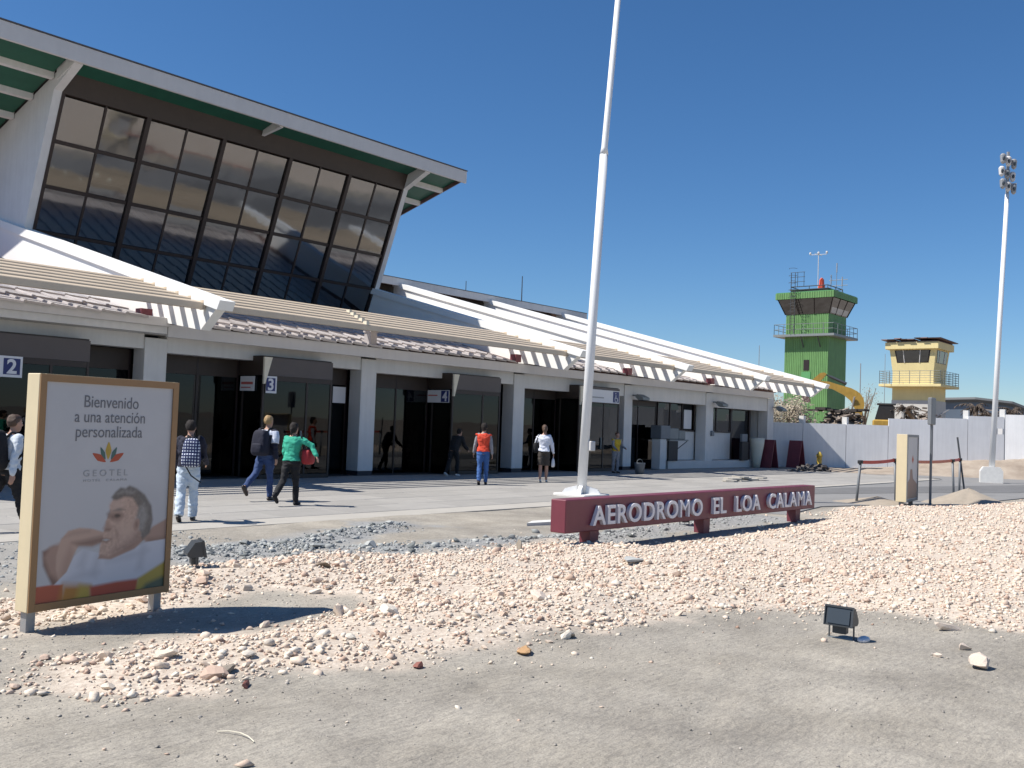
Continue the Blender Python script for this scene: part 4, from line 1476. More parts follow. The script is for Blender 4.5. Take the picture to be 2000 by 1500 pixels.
# ------------------------------------------------------------------ billboards
BB = Thing('billboard', 'large cream framed hotel billboard with a reclining man poster', 'billboard', (3.418, 7.708, 0), rad(8.6), local=True)
bw, bt, bz0, bz1 = 1.328, .165, .155, 2.015
for x in (0, bw - .05):
    BB.part('side_panel', MB().bbox(x, x + .05, 0, bt, bz0, bz1, .006), 'cream')
BB.part('top_panel', MB().bbox(.0505, bw - .0505, 0, bt, bz1 - .05, bz1, .006), 'cream')
BB.part('bottom_panel', MB().bbox(.0505, bw - .0505, 0, bt, bz0, bz0 + .05, .006), 'cream')
fr = MB()
fr.box(.002, .058, -.012, -.001, bz0 + .002, bz1 - .002).box(bw - .058, bw - .002, -.012, -.001, bz0 + .002, bz1 - .002)
fr.box(.059, bw - .059, -.012, -.001, bz1 - .06, bz1 - .002).box(.059, bw - .059, -.012, -.001, bz0 + .002, bz0 + .06)
BB.part('front_frame', fr, 'ochre')
MT['poster'] = mat('poster_paper', (.50, .49, .49), .5, .05, 2.5)
po = BB.part('poster', MB().box(.05, bw - .05, .004, .02, bz0 + .05, bz1 - .05), 'poster')
for x in (.03, bw - .11):
    BB.part('leg', MB().box(x, x + .075, .05, .125, -.25, bz0 - .002), 'galv')
pw0, pw1, pz0, pz1 = .055, bw - .055, bz0 + .055, bz1 - .055


def PP(u, v):
    return (pw0 + (pw1 - pw0) * u, pz0 + (pz1 - pz0) * v)


def flat(name, poly, m, layer, parent=po):
    """thin printed patch, u,v in 0..1 on the poster"""
    q = [PP(u, v) for u, v in poly]
    return BB.part(name, MB().prism(q, 'y', .004 - .0012 * layer, .0036 - .0012 * (layer - 1)), m, parent)


for nm, c, r_ in (('p_skin_mid', (.29, .19, .145), .55), ('p_red', (.42, .075, .03), .5), ('p_yellow', (.46, .30, .04), .5), ('p_green', (.06, .13, .11), .5)):
    MT[nm] = mat(nm, c, r_, .08, 9)

# the printed photograph of the reclining man: ink colours on a fine sheet
NU, NV = 240, 190
VTOP = .56
uu, vv = np.meshgrid(np.linspace(0, 1, NU), np.linspace(0, VTOP, NV))
img = np.empty((NV, NU, 3))
img[:] = (.50, .49, .49)


def ink(poly, col, soft=.008, op=1.0, tex=0.0):
    global img
    asp = (pz1 - pz0) / (pw1 - pw0)
    d = pdist(uu, vv * asp, [(a, b * asp) for a, b in poly])
    k = np.clip(d / (soft * .62) * .5 + .5, 0, 1)[..., None] * op
    c = np.array(col)[None, None]
    if tex:
        c = c * (1 + tex * fbm(uu * 60, vv * 90, 1.0, 3, 77)[..., None] * 2)
    img = img * (1 - k) + c * k


def ov(cu, cv, ru, rv, rot=0.0, n=18):
    asp = (pz1 - pz0) / (pw1 - pw0)
    return [(cu + ru * math.cos(a) * math.cos(rot) - rv * math.sin(a) * math.sin(rot) * asp, cv + ru * math.cos(a) * math.sin(rot) / asp + rv * math.sin(a) * math.cos(rot)) for a in np.linspace(0, 6.2832, n, endpoint=False)]


SK, SKM, SKD = (.50, .34, .26), (.39, .25, .19), (.21, .125, .095)
HG1, HG2, SHI, SHS = (.155, .13, .11), (.31, .285, .26), (.56, .56, .59), (.42, .42, .45)
ink(ov(.80, .36, .22, .16), (.44, .43, .435), .12, .6)
ink([(.04, .235), (.05, .17), (.12, .075), (.18, .06), (.22, .13), (.2, .24), (.12, .255)], SKD, .02)
ink([(.055, .205), (.09, .25), (.16, .265), (.2, .25), (.21, .17), (.16, .095), (.10, .13)], SKM, .03)
ink([(.14, .21), (.165, .28), (.215, .318), (.30, .328), (.40, .318), (.50, .295), (.53, .262), (.40, .238), (.30, .245), (.26, .2), (.22, .12), (.165, .095), (.14, .15)], SK, .012)
ink([(.25, .262), (.34, .268), (.50, .282), (.53, .258), (.40, .236), (.30, .243)], SKD, .03, .8)
ink([(.165, .11), (.2, .2), (.24, .26), (.27, .2), (.22, .11)], SKM, .04, .7)
ink([(.17, .285), (.25, .315), (.38, .315), (.38, .302), (.25, .295)], (.38, .26, .20), .02, .6)
ink([(.80, .25), (.88, .305), (1, .34), (1, .225), (.86, .215)], SKM, .015)
ink([(.84, .25), (1, .25), (1, .225), (.86, .215)], SKD, .03, .6)
ink([(.12, .07), (.22, .13), (.27, .20), (.33, .228), (.46, .20), (.52, .165), (.68, .198), (.84, .232), (1, .238), (1, .09), (.78, .055), (.12, .055)], SHI, .008)
for q in ([(.40, .10), (.44, .19), (.46, .185), (.44, .09)], [(.76, .10), (.80, .215), (.83, .21), (.81, .10)], [(.2, .085), (.34, .125), (.47, .11), (.34, .095)], [(.52, .155), (.7, .185), (.86, .19), (.7, .16)], [(.3, .15), (.34, .22), (.37, .21), (.34, .14)]):
    ink(q, SHS, .05, .75)
ink([(.45, .175), (.49, .25), (.70, .27), (.84, .26), (.74, .205), (.55, .165)], SKM, .012)
ink([(.455, .195), (.46, .24), (.485, .268), (.475, .292), (.50, .322), (.495, .35), (.525, .39), (.52, .425), (.56, .465), (.63, .485), (.74, .47), (.81, .41), (.83, .32), (.77, .245), (.62, .20), (.53, .18)], SK, .012, 1, .12)
ink([(.56, .20), (.66, .235), (.77, .30), (.80, .26), (.70, .215)], SKD, .06, .7)
ink(ov(.66, .30, .07, .045), (.54, .375, .29), .09, .8)
ink(ov(.58, .425, .05, .025), (.55, .39, .31), .05, .8)
ink(ov(.575, .37, .055, .02), SKD, .03, .8)
ink([(.50, .385), (.525, .40), (.53, .38), (.51, .365)], SKD, .02, .7)
ink(ov(.585, .372, .022, .008), (.05, .035, .03), .012, .8)
ink([(.545, .397), (.60, .408), (.65, .398), (.60, .395)], HG1, .015, .85)
ink([(.495, .345), (.475, .315), (.50, .298), (.535, .305), (.54, .325), (.52, .35)], SKM, .02, .8)
ink([(.49, .305), (.53, .302), (.54, .312), (.50, .315)], SKD, .015, .8)
ink([(.458, .258), (.50, .270), (.55, .262), (.51, .245)], SKD, .014, .8)
ink([(.475, .262), (.505, .266), (.535, .260), (.505, .254)], (.47, .45, .43), .008, .9)
ink([(.57, .315), (.60, .285), (.605, .245), (.585, .275)], SKD, .02, .5)
ink([(.545, .45), (.53, .462), (.56, .487), (.60, .507), (.64, .502), (.67, .515), (.73, .50), (.80, .468), (.862, .41), (.88, .34), (.86, .275), (.80, .245), (.775, .30), (.745, .345), (.755, .405), (.70, .455), (.63, .462), (.575, .448)], HG1, .016, .95, .16)
ink([(.735, .35), (.76, .30), (.80, .285), (.835, .36), (.80, .425), (.765, .41)], HG2, .03, .8, .12)
ink([(.56, .475), (.63, .497), (.72, .487), (.70, .47), (.62, .478)], HG2, .02, .5, .12)
ink(ov(.745, .322, .024, .030, -.2), SKM, .012)
ink(ov(.745, .322, .010, .014), SKD, .015, .7)
# colour band at the foot
ink([(-.1, -.1), (.2, -.1), (.2, .075), (.1, .08), (-.1, .078)], (.42, .10, .05), .01)
ink([(.14, -.1), (.42, -.1), (.40, .052), (.30, .066), (.2, .075)], (.44, .20, .04), .05)
ink([(.26, -.1), (.44, -.1), (.40, .05), (.32, .064)], (.45, .32, .06), .04)
ink([(.42, -.1), (.80, -.1), (.78, .055), (.6, .056), (.40, .048)], (.40, .075, .04), .02)
ink([(.74, -.1), (1.1, -.1), (1.1, .15), (1, .125), (.9, .095), (.78, .058)], (.42, .31, .06), .02)
ink([(.66, -.1), (1.1, -.1), (1.1, .07), (.98, .05), (.85, .025)], (.09, .12, .08), .03)
k_ = np.clip((VTOP - vv) / .05, 0, 1)[..., None]
img = img * k_ + np.array((.50, .49, .49)) * (1 - k_)
pX, pZ = pw0 + (pw1 - pw0) * uu, pz0 + (pz1 - pz0) * vv
pme = grid_mesh('printed_photo', pX, np.full(uu.shape, .0032), pZ)
pca = pme.color_attributes.new('ink', 'FLOAT_COLOR', 'POINT')
pca.data.foreach_set('color', np.concatenate([img, np.ones((NV, NU, 1))], -1).astype(np.float32).ravel())
pm = bpy.data.materials.new('printed_photo')
pm.use_nodes = True
vc = pm.node_tree.nodes.new('ShaderNodeVertexColor')
vc.layer_name = 'ink'
pm.node_tree.links.new(vc.outputs[0], pm.node_tree.nodes['Principled BSDF'].inputs['Base Color'])
pm.node_tree.nodes['Principled BSDF'].inputs['Roughness'].default_value = .5
pme.materials.append(pm)
link('printed_photo', pme, po)
# logo leaves
for cu, cv, ru, rv, ro, m_ in ((.487, .685, .024, .042, 0, 'p_yellow'), (.445, .672, .016, .033, .45, 'p_green'), (.53, .672, .016, .033, -.45, 'p_green'), (.418, .652, .024, .042, 1.05, 'p_red'), (.556, .652, .024, .042, -1.05, 'p_red')):
    pts = []
    asp = (pz1 - pz0) / (pw1 - pw0)
    for k in range(16):
        a = 2 * math.pi * k / 16
        yy = rv * math.sin(a)
        xx = ru * math.cos(a) * (1 - .55 * abs(math.sin(a))) if abs(math.sin(a)) < .98 else 0
        pts.append((cu + xx * math.cos(ro) - yy * math.sin(ro) * asp, cv + xx * math.sin(ro) / asp + yy * math.cos(ro)))
    flat('logo_leaf', pts, m_, 1 if m_ != 'p_green' else 2)


def ptext(s, size, u, v, m, fit, spacing=1.0, offset=0.0):
    me = text_mesh(s, size, .0008, offset, 'CENTER', spacing)
    me.materials.append(MT[m])
    xv = [q.co.x for q in me.vertices]
    k = fit * (pw1 - pw0) / (max(xv) - min(xv))
    for q in me.vertices:
        q.co.x *= k
    x, z = PP(u, v)
    link('poster_text', me, po, (x, .0015, z), (rad(90), 0, 0))


ptext('Bienvenido', .142, .495, .888, 'grey_text', .425)
ptext('a una atención', .138, .495, .818, 'grey_text', .55)
ptext('personalizada', .138, .49, .748, 'grey_text', .52)
ptext('GEOTEL', .075, .475, .565, 'pale_text', .345, 1.5)
ptext('HOTEL  CALAMA', .028, .475, .540, 'pale_text', .34, 1.4)

B2 = Thing('billboard', 'narrow looking cream billboard seen almost edge on beside the road', 'billboard', (26.15, 8.5, 0), rad(5.1), local=True)
for x in (0, 1.19):
    B2.part('side_panel', MB().bbox(x, x + .06, 0, .267, .1, 1.87, .006), 'cream')
B2.part('top_panel', MB().bbox(.061, 1.189, 0, .267, 1.81, 1.87, .006), 'cream')
B2.part('bottom_panel', MB().bbox(.061, 1.189, 0, .267, .1, .16, .006), 'cream')
B2.part('front_frame', MB().box(0.002, .06, -.014, -.001, .102, 1.868).box(1.19, 1.248, -.014, -.001, .102, 1.868).box(.061, 1.189, -.014, -.001, 1.8, 1.868).box(.061, 1.189, -.014, -.001, .102, .16), 'post_grey')
po2 = B2.part('poster', MB().box(.06, 1.19, .003, .02, .16, 1.81), 'poster')
B2.part('printed_figure', MB().prism([(.08, .18), (.5, .18), (1.15, .18), (1.15, .55), (.7, .7), (.6, .95), (.4, .95), (.35, .7), (.08, .6)], 'y', .0, .0025), 'p_skin_mid', po2)
B2.part('printed_logo', MB().prism([(.55, 1.2), (.65, 1.1), (.75, 1.2), (.65, 1.32)], 'y', .0, .0025), 'p_red', po2)
for x in (.05, 1.1):
    B2.part('leg', MB().box(x, x + .09, .1, .2, -.25, .098), 'post_grey')

# ------------------------------------------------------------------ road side: posts, belts, sign post, pole, mounds
t = Thing('sign_post', 'grey post carrying a sign box seen edge on above the wall', 'sign post', (27.7, 8.37, 0))
t.part('post', MB().tube([(27.7, 8.37, -.2), (27.7, 8.37, 2.2)], .035, 8), 'post_grey')
t.part('sign_box', MB().bbox(27.52, 27.88, 8.31, 8.43, 2.16, 2.9, .02), 'post_grey')
t.part('clip', MB().tube([(27.7, 8.4, 2.3), (28.3, 8.1, 2.6)], .015, 5), 'galv')


def bpost(x, y, h, label, lean=(0, 0)):
    t = Thing('barrier_post', label, 'barrier post', (x, y, 0), group='queue barrier posts by the road')
    t.part('stem', MB().tube([(x, y, -.1), (x + lean[0], y + lean[1], h)], .035, 10), 'post_grey', smooth=True)
    t.part('head', MB().bbox(x + lean[0] - .06, x + lean[0] + .06, y + lean[1] - .06, y + lean[1] + .06, h + .002, h + .1, .015), 'black')
    return (x + lean[0], y + lean[1], h + .05)


b1 = bpost(26.3, 9.87, 1.03, 'leftmost barrier post at the end of the red belt', (.03, -.08))
b2 = bpost(28.5, 9.56, 1.08, 'barrier post just left of the edge on billboard', (0, .04))
b3 = bpost(33.0, 9.25, 1.06, 'inner post of the pair by the sand mound', (-.02, .05))
b4 = bpost(34.3, 9.45, 1.08, 'outer post of the pair by the sand mound', (.03, 0))


def belt(a, b, sag, m, label):
    a, b = Vector(a), Vector(b)
    vs, fs = [], []
    N = 12
    for i in range(N + 1):
        q = i / N
        p = a.lerp(b, q) - Vector((0, 0, sag * 4 * q * (1 - q)))
        tw = math.sin(q * 6) * .012
        for s_ in (-.006, .006):
            for h in (-.045, .045):
                vs.append((p.x + tw * h * 10, p.y + s_, p.z + h))
    for i in range(N):
        o = i * 4
        fs += [(o, o + 4, o + 5, o + 1), (o + 3, o + 7, o + 6, o + 2), (o + 1, o + 5, o + 7, o + 3), (o, o + 2, o + 6, o + 4)]
    single('barrier_belt', label, 'belt', MB().add(vs, fs), m, tuple(a))


belt(b1, b2, .03, 'belt', 'dark red belt strung between the two left barrier posts')
belt(b2, b3, .05, 'belt_o', 'faded orange belt strung behind the edge on billboard')
belt(b3, b4, .0, 'belt', 'short red belt joining the pair of barrier posts')
single('leaning_pole', 'thin dark pole leaning beside the barrier posts', 'pole', MB().tube([(34.45, 9.3, -.1), (34.36, 9.55, 1.87)], .03, 8), 'steel_dark', (34.45, 9.3, 0))


def mound(label, x, y, r, h, seed, m='sand'):
    n, k = 26, 9
    rs = MB()
    vs, fs = [], []
    for i in range(k + 1):
        q = i / k
        for j in range(n):
            a = 2 * math.pi * j / n
            rr = r * q * (1 + .12 * math.sin(3 * a + seed) + .06 * math.sin(7 * a))
            px, py = x + rr * math.cos(a), y + rr * math.sin(a)
            vs.append((px, py, -.06 + h * (1 - q) ** 1.15 + RND.uniform(-.02, .02) * (1 - q) * h * 2))
    for i in range(k):
        for j in range(n):
            fs.append((i * n + j, (i + 1) * n + j, (i + 1) * n + (j + 1) % n, i * n + (j + 1) % n))
    single('sand_mound', label, 'mound', rs.add(vs, fs), m, (x, y, 0), smooth=True)


mound('conical heap of sand by the barrier posts', 29.6, 7.9, 1.25, .48, 1)
mound('low heap of sand at the foot of the left barrier post', 26.8, 9.5, 1.2, .22, 2)
rk = MB()


# ------------------------------------------------------------------ ground floodlights
def floodlight(label, x, y, rz, s=1.0):
    t = Thing('ground_floodlight', label, 'floodlight', (x, y, gz(x, y)), rz, group='ground floodlights', local=True, scale=s)
    hs = t.part('housing', MB().prism([(-.10, .16), (.085, .145), (.12, .17), (.12, .20), (.03, .335), (-.06, .345)], 'x', -.145, .145), 'lamp_black')
    t.part('lens', MB().add([(-.12, -.112, .175), (.12, -.112, .175), (.12, -.075, .33), (-.12, -.075, .33)], [(0, 1, 2, 3)]), 'lamp_glass', hs)
    t.part('rim', MB().box(-.155, .155, -.112, -.09, .148, .162).box(-.155, .155, -.075, -.05, .342, .36).prism([(-.118, .15), (-.09, .15), (-.05, .355), (-.078, .355)], 'x', -.157, -.146).prism([(-.118, .15), (-.09, .15), (-.05, .355), (-.078, .355)], 'x', .146, .157), 'lamp_black', hs)
    t.part('gear_box', MB().bbox(-.09, .06, -.03, .06, .055, .142, .008), 'lamp_black')
    t.part('stake', MB().box(-.14, -.125, .0, .015, -.08, .2).box(.125, .14, .0, .015, -.08, .2), 'steel_dark')
    t.part('foot', MB().box(-.15, .15, -.03, .045, -.02, .008), 'steel')
    return t


floodlight('black floodlight alone on the grey dirt in the foreground', 8.38, 3.25, rad(-88), .80)
floodlight('black floodlight beside the right edge of the hotel billboard', 5.83, 9.25, rad(68), .85)
floodlight('small dark floodlight under the middle of the maroon sign', 15.55, 8.95, rad(160), .8)
single('rag', 'crumpled white rag in front of the foreground floodlight', 'litter', MB().ell((8.45, 3.08, gz(8.45, 3.08) + .015), (.09, .05, .03), 10, 6), 'sign_white', (8.45, 3.08, 0), smooth=True)


# ------------------------------------------------------------------ stones
def ico():
    bm = bmesh.new()
    bmesh.ops.create_icosphere(bm, subdivisions=1, radius=1)
    v = np.array([q.co[:] for q in bm.verts])
    bm.verts.index_update()
    f = np.array([[q.index for q in fc.verts] for fc in bm.faces])
    bm.free()
    return v, f


def octa():
    v = np.array([(1, 0, 0), (-1, 0, 0), (0, 1, 0), (0, -1, 0), (0, 0, 1), (0, 0, -1), (.7, .6, .5), (-.6, -.7, .45)], float)
    v = v[:6]
    f = np.array([(0, 2, 4), (2, 1, 4), (1, 3, 4), (3, 0, 4), (2, 0, 5), (1, 2, 5), (3, 1, 5), (0, 3, 5)])
    return v, f


def ico2():
    bm = bmesh.new()
    bmesh.ops.create_icosphere(bm, subdivisions=2, radius=1)
    v = np.array([q.co[:] for q in bm.verts])
    f = np.array([[q.index for q in fc.verts] for fc in bm.faces])
    bm.free()
    return v, f


IV, IF = ico()
OV, OF = octa()
I2V, I2F = ico2()


def stone_variant(V_, rs, rough=.34, cuts=5):
    v = V_ * (1 + rs.uniform(-rough, rough, (len(V_), 1)) * .6)
    for _ in range(cuts):                                  # flat fracture faces
        nrm = rs.normal(size=3)
        nrm /= np.linalg.norm(nrm)
        d = rs.uniform(.30, .72)
        k = v @ nrm
        over = np.clip(k - d, 0, None)
        v = v - over[:, None] * nrm[None]
    v *= np.array([1, rs.uniform(.65, 1), rs.uniform(.45, .8)])
    return v


VARS = [stone_variant(IV, NR, .7, 3) for _ in range(40)]
OVARS = [np.clip(OV * NR.uniform(.6, 1.25, (6, 1)) + NR.uniform(-.35, .35, (6, 3)), -1.3, 1.3) * np.array([1, NR.uniform(.6, 1), NR.uniform(.5, .85)]) for _ in range(30)]


def stones_mesh(name, x, y, z, size, m, small=False):
    IV_, IF_, VS = (OV, OF, OVARS) if small else (IV, IF, VARS)
    n = len(x)
    nv, nf = len(IV_), len(IF_)
    co = np.empty((n, nv, 3), np.float32)
    a = NR.uniform(0, 6.283, n)
    ca_, sa_ = np.cos(a), np.sin(a)
    tl = NR.uniform(-.5, .5, n)
    which = NR.randint(0, len(VS), n)
    VA = np.array(VS)
    v = VA[which]
    ct, st_ = np.cos(tl)[:, None], np.sin(tl)[:, None]
    yy = v[:, :, 1] * ct - v[:, :, 2] * st_
    zz = v[:, :, 1] * st_ + v[:, :, 2] * ct
    xx = v[:, :, 0]
    co[:, :, 0] = (xx * ca_[:, None] - yy * sa_[:, None]) * size[:, None] + x[:, None]
    co[:, :, 1] = (xx * sa_[:, None] + yy * ca_[:, None]) * size[:, None] + y[:, None]
    co[:, :, 2] = zz * size[:, None] + z[:, None]
    f = (IF_[None] + (np.arange(n) * nv)[:, None, None]).reshape(-1)
    me = bpy.data.meshes.new(name)
    me.vertices.add(n * nv)
    me.vertices.foreach_set('co', co.ravel())
    me.loops.add(len(f))
    me.loops.foreach_set('vertex_index', f)
    me.polygons.add(n * nf)
    me.polygons.foreach_set('loop_start', np.arange(0, len(f), 3))
    me.update(calc_edges=True)
    me.materials.append(m)
    return me


def stone_mat(name, stops, rough=.9):
    m = bpy.data.materials.new(name)
    m.use_nodes = True
    n, l = m.node_tree.nodes, m.node_tree.links
    b = n['Principled BSDF']
    b.inputs['Roughness'].default_value = rough
    b.inputs['Specular IOR Level'].default_value = .25
    g = n.new('ShaderNodeNewGeometry')
    oi = n.new('ShaderNodeObjectInfo')
    ad = n.new('ShaderNodeMath')
    l.new(g.outputs['Random Per Island'], ad.inputs[0])
    l.new(oi.outputs['Random'], ad.inputs[1])
    fr_ = n.new('ShaderNodeMath')
    fr_.operation = 'FRACT'
    l.new(ad.outputs[0], fr_.inputs[0])
    cr = n.new('ShaderNodeValToRGB')
    e = cr.color_ramp.elements
    e[0].position, e[0].color = stops[0][0], (*stops[0][1], 1)
    e[1].position, e[1].color = stops[-1][0], (*stops[-1][1], 1)
    for p, c in stops[1:-1]:
        q = e.new(p)
        q.color = (*c, 1)
    l.new(fr_.outputs[0], cr.inputs[0])
    tc = n.new('ShaderNodeTexCoord')
    no = n.new('ShaderNodeTexNoise')
    no.inputs['Scale'].default_value = 30
    no.inputs['Detail'].default_value = 5
    l.new(tc.outputs['Object'], no.inputs['Vector'])
    mr = n.new('ShaderNodeMapRange')
    mr.inputs['To Min'].default_value = .72
    mr.inputs['To Max'].default_value = 1.25
    l.new(no.outputs['Fac'], mr.inputs['Value'])
    vm = n.new('ShaderNodeVectorMath')
    vm.operation = 'SCALE'
    l.new(cr.outputs[0], vm.inputs[0])
    l.new(mr.outputs[0], vm.inputs['Scale'])
    l.new(vm.outputs[0], b.inputs['Base Color'])
    bp = n.new('ShaderNodeBump')
    bp.inputs['Strength'].default_value = .5
    bp.inputs['Distance'].default_value = .01
    l.new(no.outputs['Fac'], bp.inputs['Height'])
    l.new(bp.outputs[0], b.inputs['Normal'])
    return m


MT['pinkstone'] = stone_mat('pale_pink_stone', [(0, (.36, .24, .18)), (.08, (.55, .40, .31)), (.35, (.66, .53, .42)), (.65, (.72, .61, .49)), (.9, (.76, .69, .58)), (1, (.52, .45, .38))])
MT['greystone'] = stone_mat('grey_stone', [(0, (.17, .18, .175)), (.4, (.30, .31, .30)), (.8, (.40, .41, .39)), (1, (.48, .48, .45))])
MT['pebble'] = stone_mat('pebble', [(0, (.20, .185, .165)), (.5, (.36, .33, .29)), (.85, (.46, .41, .36)), (1, (.66, .60, .52))])


def scatter(n, box, keep):
    x = NR.uniform(box[0], box[1], n)
    y = NR.uniform(box[2], box[3], n)
    k = keep(x, y)
    return x[k], y[k]


def keep_gravel(x, y):
    d = pdist(x, y, GRAVEL)
    p = np.clip((d + .22 + .45 * fbm(x, y, .55, 3, 40)) / .4, 0, 1)
    p = p * np.where(x < 9, np.clip(.9 + 1.3 * fbm(x, y, .45, 3, 61), .25, 1), np.clip(.9 + .8 * fbm(x, y, .9, 3, 62), .4, 1))
    p = np.where(d < -.1, np.maximum(p, .05 * np.exp(d * 2.0)), p)
    return NR.rand(len(x)) < p


xa, ya = scatter(52000, (1.6, 13, 1.2, 10.6), keep_gravel)
xb, yb = scatter(62000, (13, 46, -1, 10), keep_gravel)
xs_, ys_ = np.concatenate([xa, xb]), np.concatenate([ya, yb])
sz = np.clip(np.exp(NR.normal(-4.15, .42, len(xs_))), .007, .05) * np.where(xs_ > 13, 1.25, 1.0)
stones = tag(link('rubble_gravel', stones_mesh('rubble_gravel', xs_, ys_, ground_h(xs_, ys_) + sz * .2, sz, MT['pinkstone'], True)), 'bed of pale pinkish crushed rock spread along the dirt', 'gravel', kind='stuff')
xa, ya = scatter(5200, (1.6, 13, 1.2, 10.6), keep_gravel)
xb, yb = scatter(5200, (13, 40, -1, 10), keep_gravel)
xs_, ys_ = np.concatenate([xa, xb]), np.concatenate([ya, yb])
sz = np.clip(np.exp(NR.normal(-3.55, .38, len(xs_))), .018, .075)
tag(link('coarse_rubble', stones_mesh('coarse_rubble', xs_, ys_, ground_h(xs_, ys_) + sz * .2, sz, MT['pinkstone'])), 'coarser pale pinkish stones scattered through the crushed rock', 'gravel', kind='stuff')

xg, yg = [], []
for line, sd, n in ((GREY1, .33, 2600), (GREY2, .22, 1100)):
    L = np.array(line)
    q = NR.uniform(0, len(L) - 1.001, n)
    i = q.astype(int)
    f_ = (q - i)[:, None]
    p = L[i] * (1 - f_) + L[i + 1] * f_
    xg.append(p[:, 0] + NR.normal(0, sd * .7, n))
    yg.append(p[:, 1] + NR.normal(0, sd, n))
xx, yy = scatter(2200, (4.0, 8.0, 9.9, 13.0), lambda x, y: NR.rand(len(x)) < .8)
xg.append(xx)
yg.append(yy)
xg, yg = np.concatenate(xg), np.concatenate(yg)
k = (pdist(xg, yg, GRAVEL) < .1) & (yg < 13.05)
xg, yg = xg[k], yg[k]
sz = np.clip(np.exp(NR.normal(-4.1, .55, len(xg))), .006, .08)
sz[-1400:] *= .6
tag(link('grey_gravel', stones_mesh('grey_gravel', xg, yg, ground_h(xg, yg) + sz * .15, sz, MT['greystone'])), 'grey crushed stone lying between the pavement and the pale rubble', 'gravel', kind='stuff')

xp, yp = scatter(26000, (1.5, 13, 0.2, 9), lambda x, y: (pdist(x, y, GRAVEL) < .15) & (NR.rand(len(x)) < .2 + .8 * np.clip(1 + pdist(x, y, GRAVEL) / 1.2, 0, 1)))
sz = np.clip(np.exp(NR.normal(-5.35, .5, len(xp))), .0022, .022)
tag(link('pebbles', stones_mesh('pebbles', xp, yp, ground_h(xp, yp) + sz * .2, sz, MT['pebble'])), 'small loose pebbles strewn over the grey dirt', 'pebbles', kind='stuff')


def rock_me(seed, m):
    rs = np.random.RandomState(seed)
    v = stone_variant(I2V, rs, .30, 9)
    mb = MB().add(v.tolist(), I2F.tolist())
    return mb.mesh('rock', MT[m])


PROCK = [rock_me(100 + i, 'pinkstone') for i in range(10)]
GROCK = [rock_me(200 + i, 'greystone') for i in range(8)]


def rock(me, x, y, s, label, group=None, sq=(1, 1, 1), rot=None, m=None, sink=.25):
    if m:
        me = me.copy()
        me.materials.clear()
        me.materials.append(MT[m])
    o = link('rock', me, None, (x, y, gz(x, y) + s * sq[2] * (.5 - sink)), rot or (RND.uniform(-.3, .3), RND.uniform(-.3, .3), RND.uniform(0, 6.28)))
    o.scale = (s * sq[0], s * sq[1], s * sq[2])
    tag(o, label, 'rock', group)


cnt = 0
while cnt < 190:
    x, y = NR.uniform(2.2, 12.5), NR.uniform(4.0, 9.8)
    d = pdist(np.array([x]), np.array([y]), GRAVEL)[0]
    if d < -.12 or (x > 7.5 and NR.rand() < .75):
        continue
    rock(PROCK[cnt % 10], x, y, min(.115, math.exp(NR.normal(-2.95, .38))) * (1.0 if x < 6.5 else .85), 'pale pinkish broken stone lying in the rubble bed', 'stones of the pale rubble bed')
    cnt += 1
cnt = 0
while cnt < 60:
    L = GREY1 if cnt % 3 else GREY2
    i = NR.randint(0, len(L) - 1)
    q = NR.rand()
    x = L[i][0] * (1 - q) + L[i + 1][0] * q + NR.normal(0, .15)
    y = L[i][1] * (1 - q) + L[i + 1][1] * q + NR.normal(0, .2)
    if x > 16 or pdist(np.array([x]), np.array([y]), GRAVEL)[0] > 0.05:
        continue
    rock(GROCK[cnt % 8], x, y, math.exp(NR.normal(-2.85, .3)), 'grey broken stone in the band along the pavement', 'grey stones along the pavement')
    cnt += 1
MT['redstone'] = mat('red_stone', (.26, .10, .075), .85, .25, 14, .4, 30)
MT['orangestone'] = mat('orange_stone', (.55, .33, .16), .85, .25, 14, .4, 30)
MT['palestone'] = mat('pale_stone', (.66, .55, .45), .85, .18, 14, .4, 30)
rock(PROCK[0], 8.09, 2.05, .115, 'large pale rock alone at the right edge of the foreground', None, (1, .9, 1.2), (0, 0, .4), 'palestone')
rock(PROCK[1], 9.5, 2.7, .12, 'long pale rock with a dark underside at the rubble edge', None, (1.3, .7, .8), (0, .2, -.6), 'palestone')
rock(PROCK[2], 8.7, 2.33, .08, 'small pale rock left of the large one at the right', None, (1, .9, .9), None, 'palestone')
rock(PROCK[3], 8.23, 2.4, .055, 'smallest of the pale rocks by the right edge', None, (1, .9, .9), None, 'palestone')
rock(PROCK[4], 5.87, 4.76, .10, 'orange tinted rock at the lower edge of the rubble', None, (1.2, .8, .75), (0, 0, .3), 'orangestone')
rock(PROCK[5], 4.95, 4.95, .065, 'reddish pink rock below the tongue of rubble', None, (1.2, .9, .9), None, 'redstone')
rock(PROCK[6], 3.75, 5.3, .06, 'dark red rock at the front of the rubble tongue', None, (1.2, .8, .7), None, 'redstone')
rock(GROCK[0], 10.39, 6.7, .28, 'flat pale grey slab lying on the rubble', None, (1.4, .8, .22), (.05, .05, .5), None, .1)
rock(GROCK[1], 10.34, 8.5, .15, 'brown upright rock where grey stones meet the rubble', None, (1, .8, 1.1), None, 'sand')
rock(GROCK[2], 6.96, 8.5, .10, 'rounded brown rock on the rubble behind the billboard shadow', None, (1, .9, .9), None, 'bark')
rock(PROCK[7], 3.84, 5.66, .12, 'long brownish rock on the rubble tongue', None, (1.5, .7, .7), (0, 0, .9), 'sand')
rock(PROCK[8], 7.35, 5.75, .15, 'yellowish white boulder in the rubble', None, (1.2, .9, .8), None, 'palestone')
rock(GROCK[3], 8.2, 10.12, .24, 'flat dark grey slab among the grey stones', None, (1.7, .6, .3), (.1, .1, .2), None)
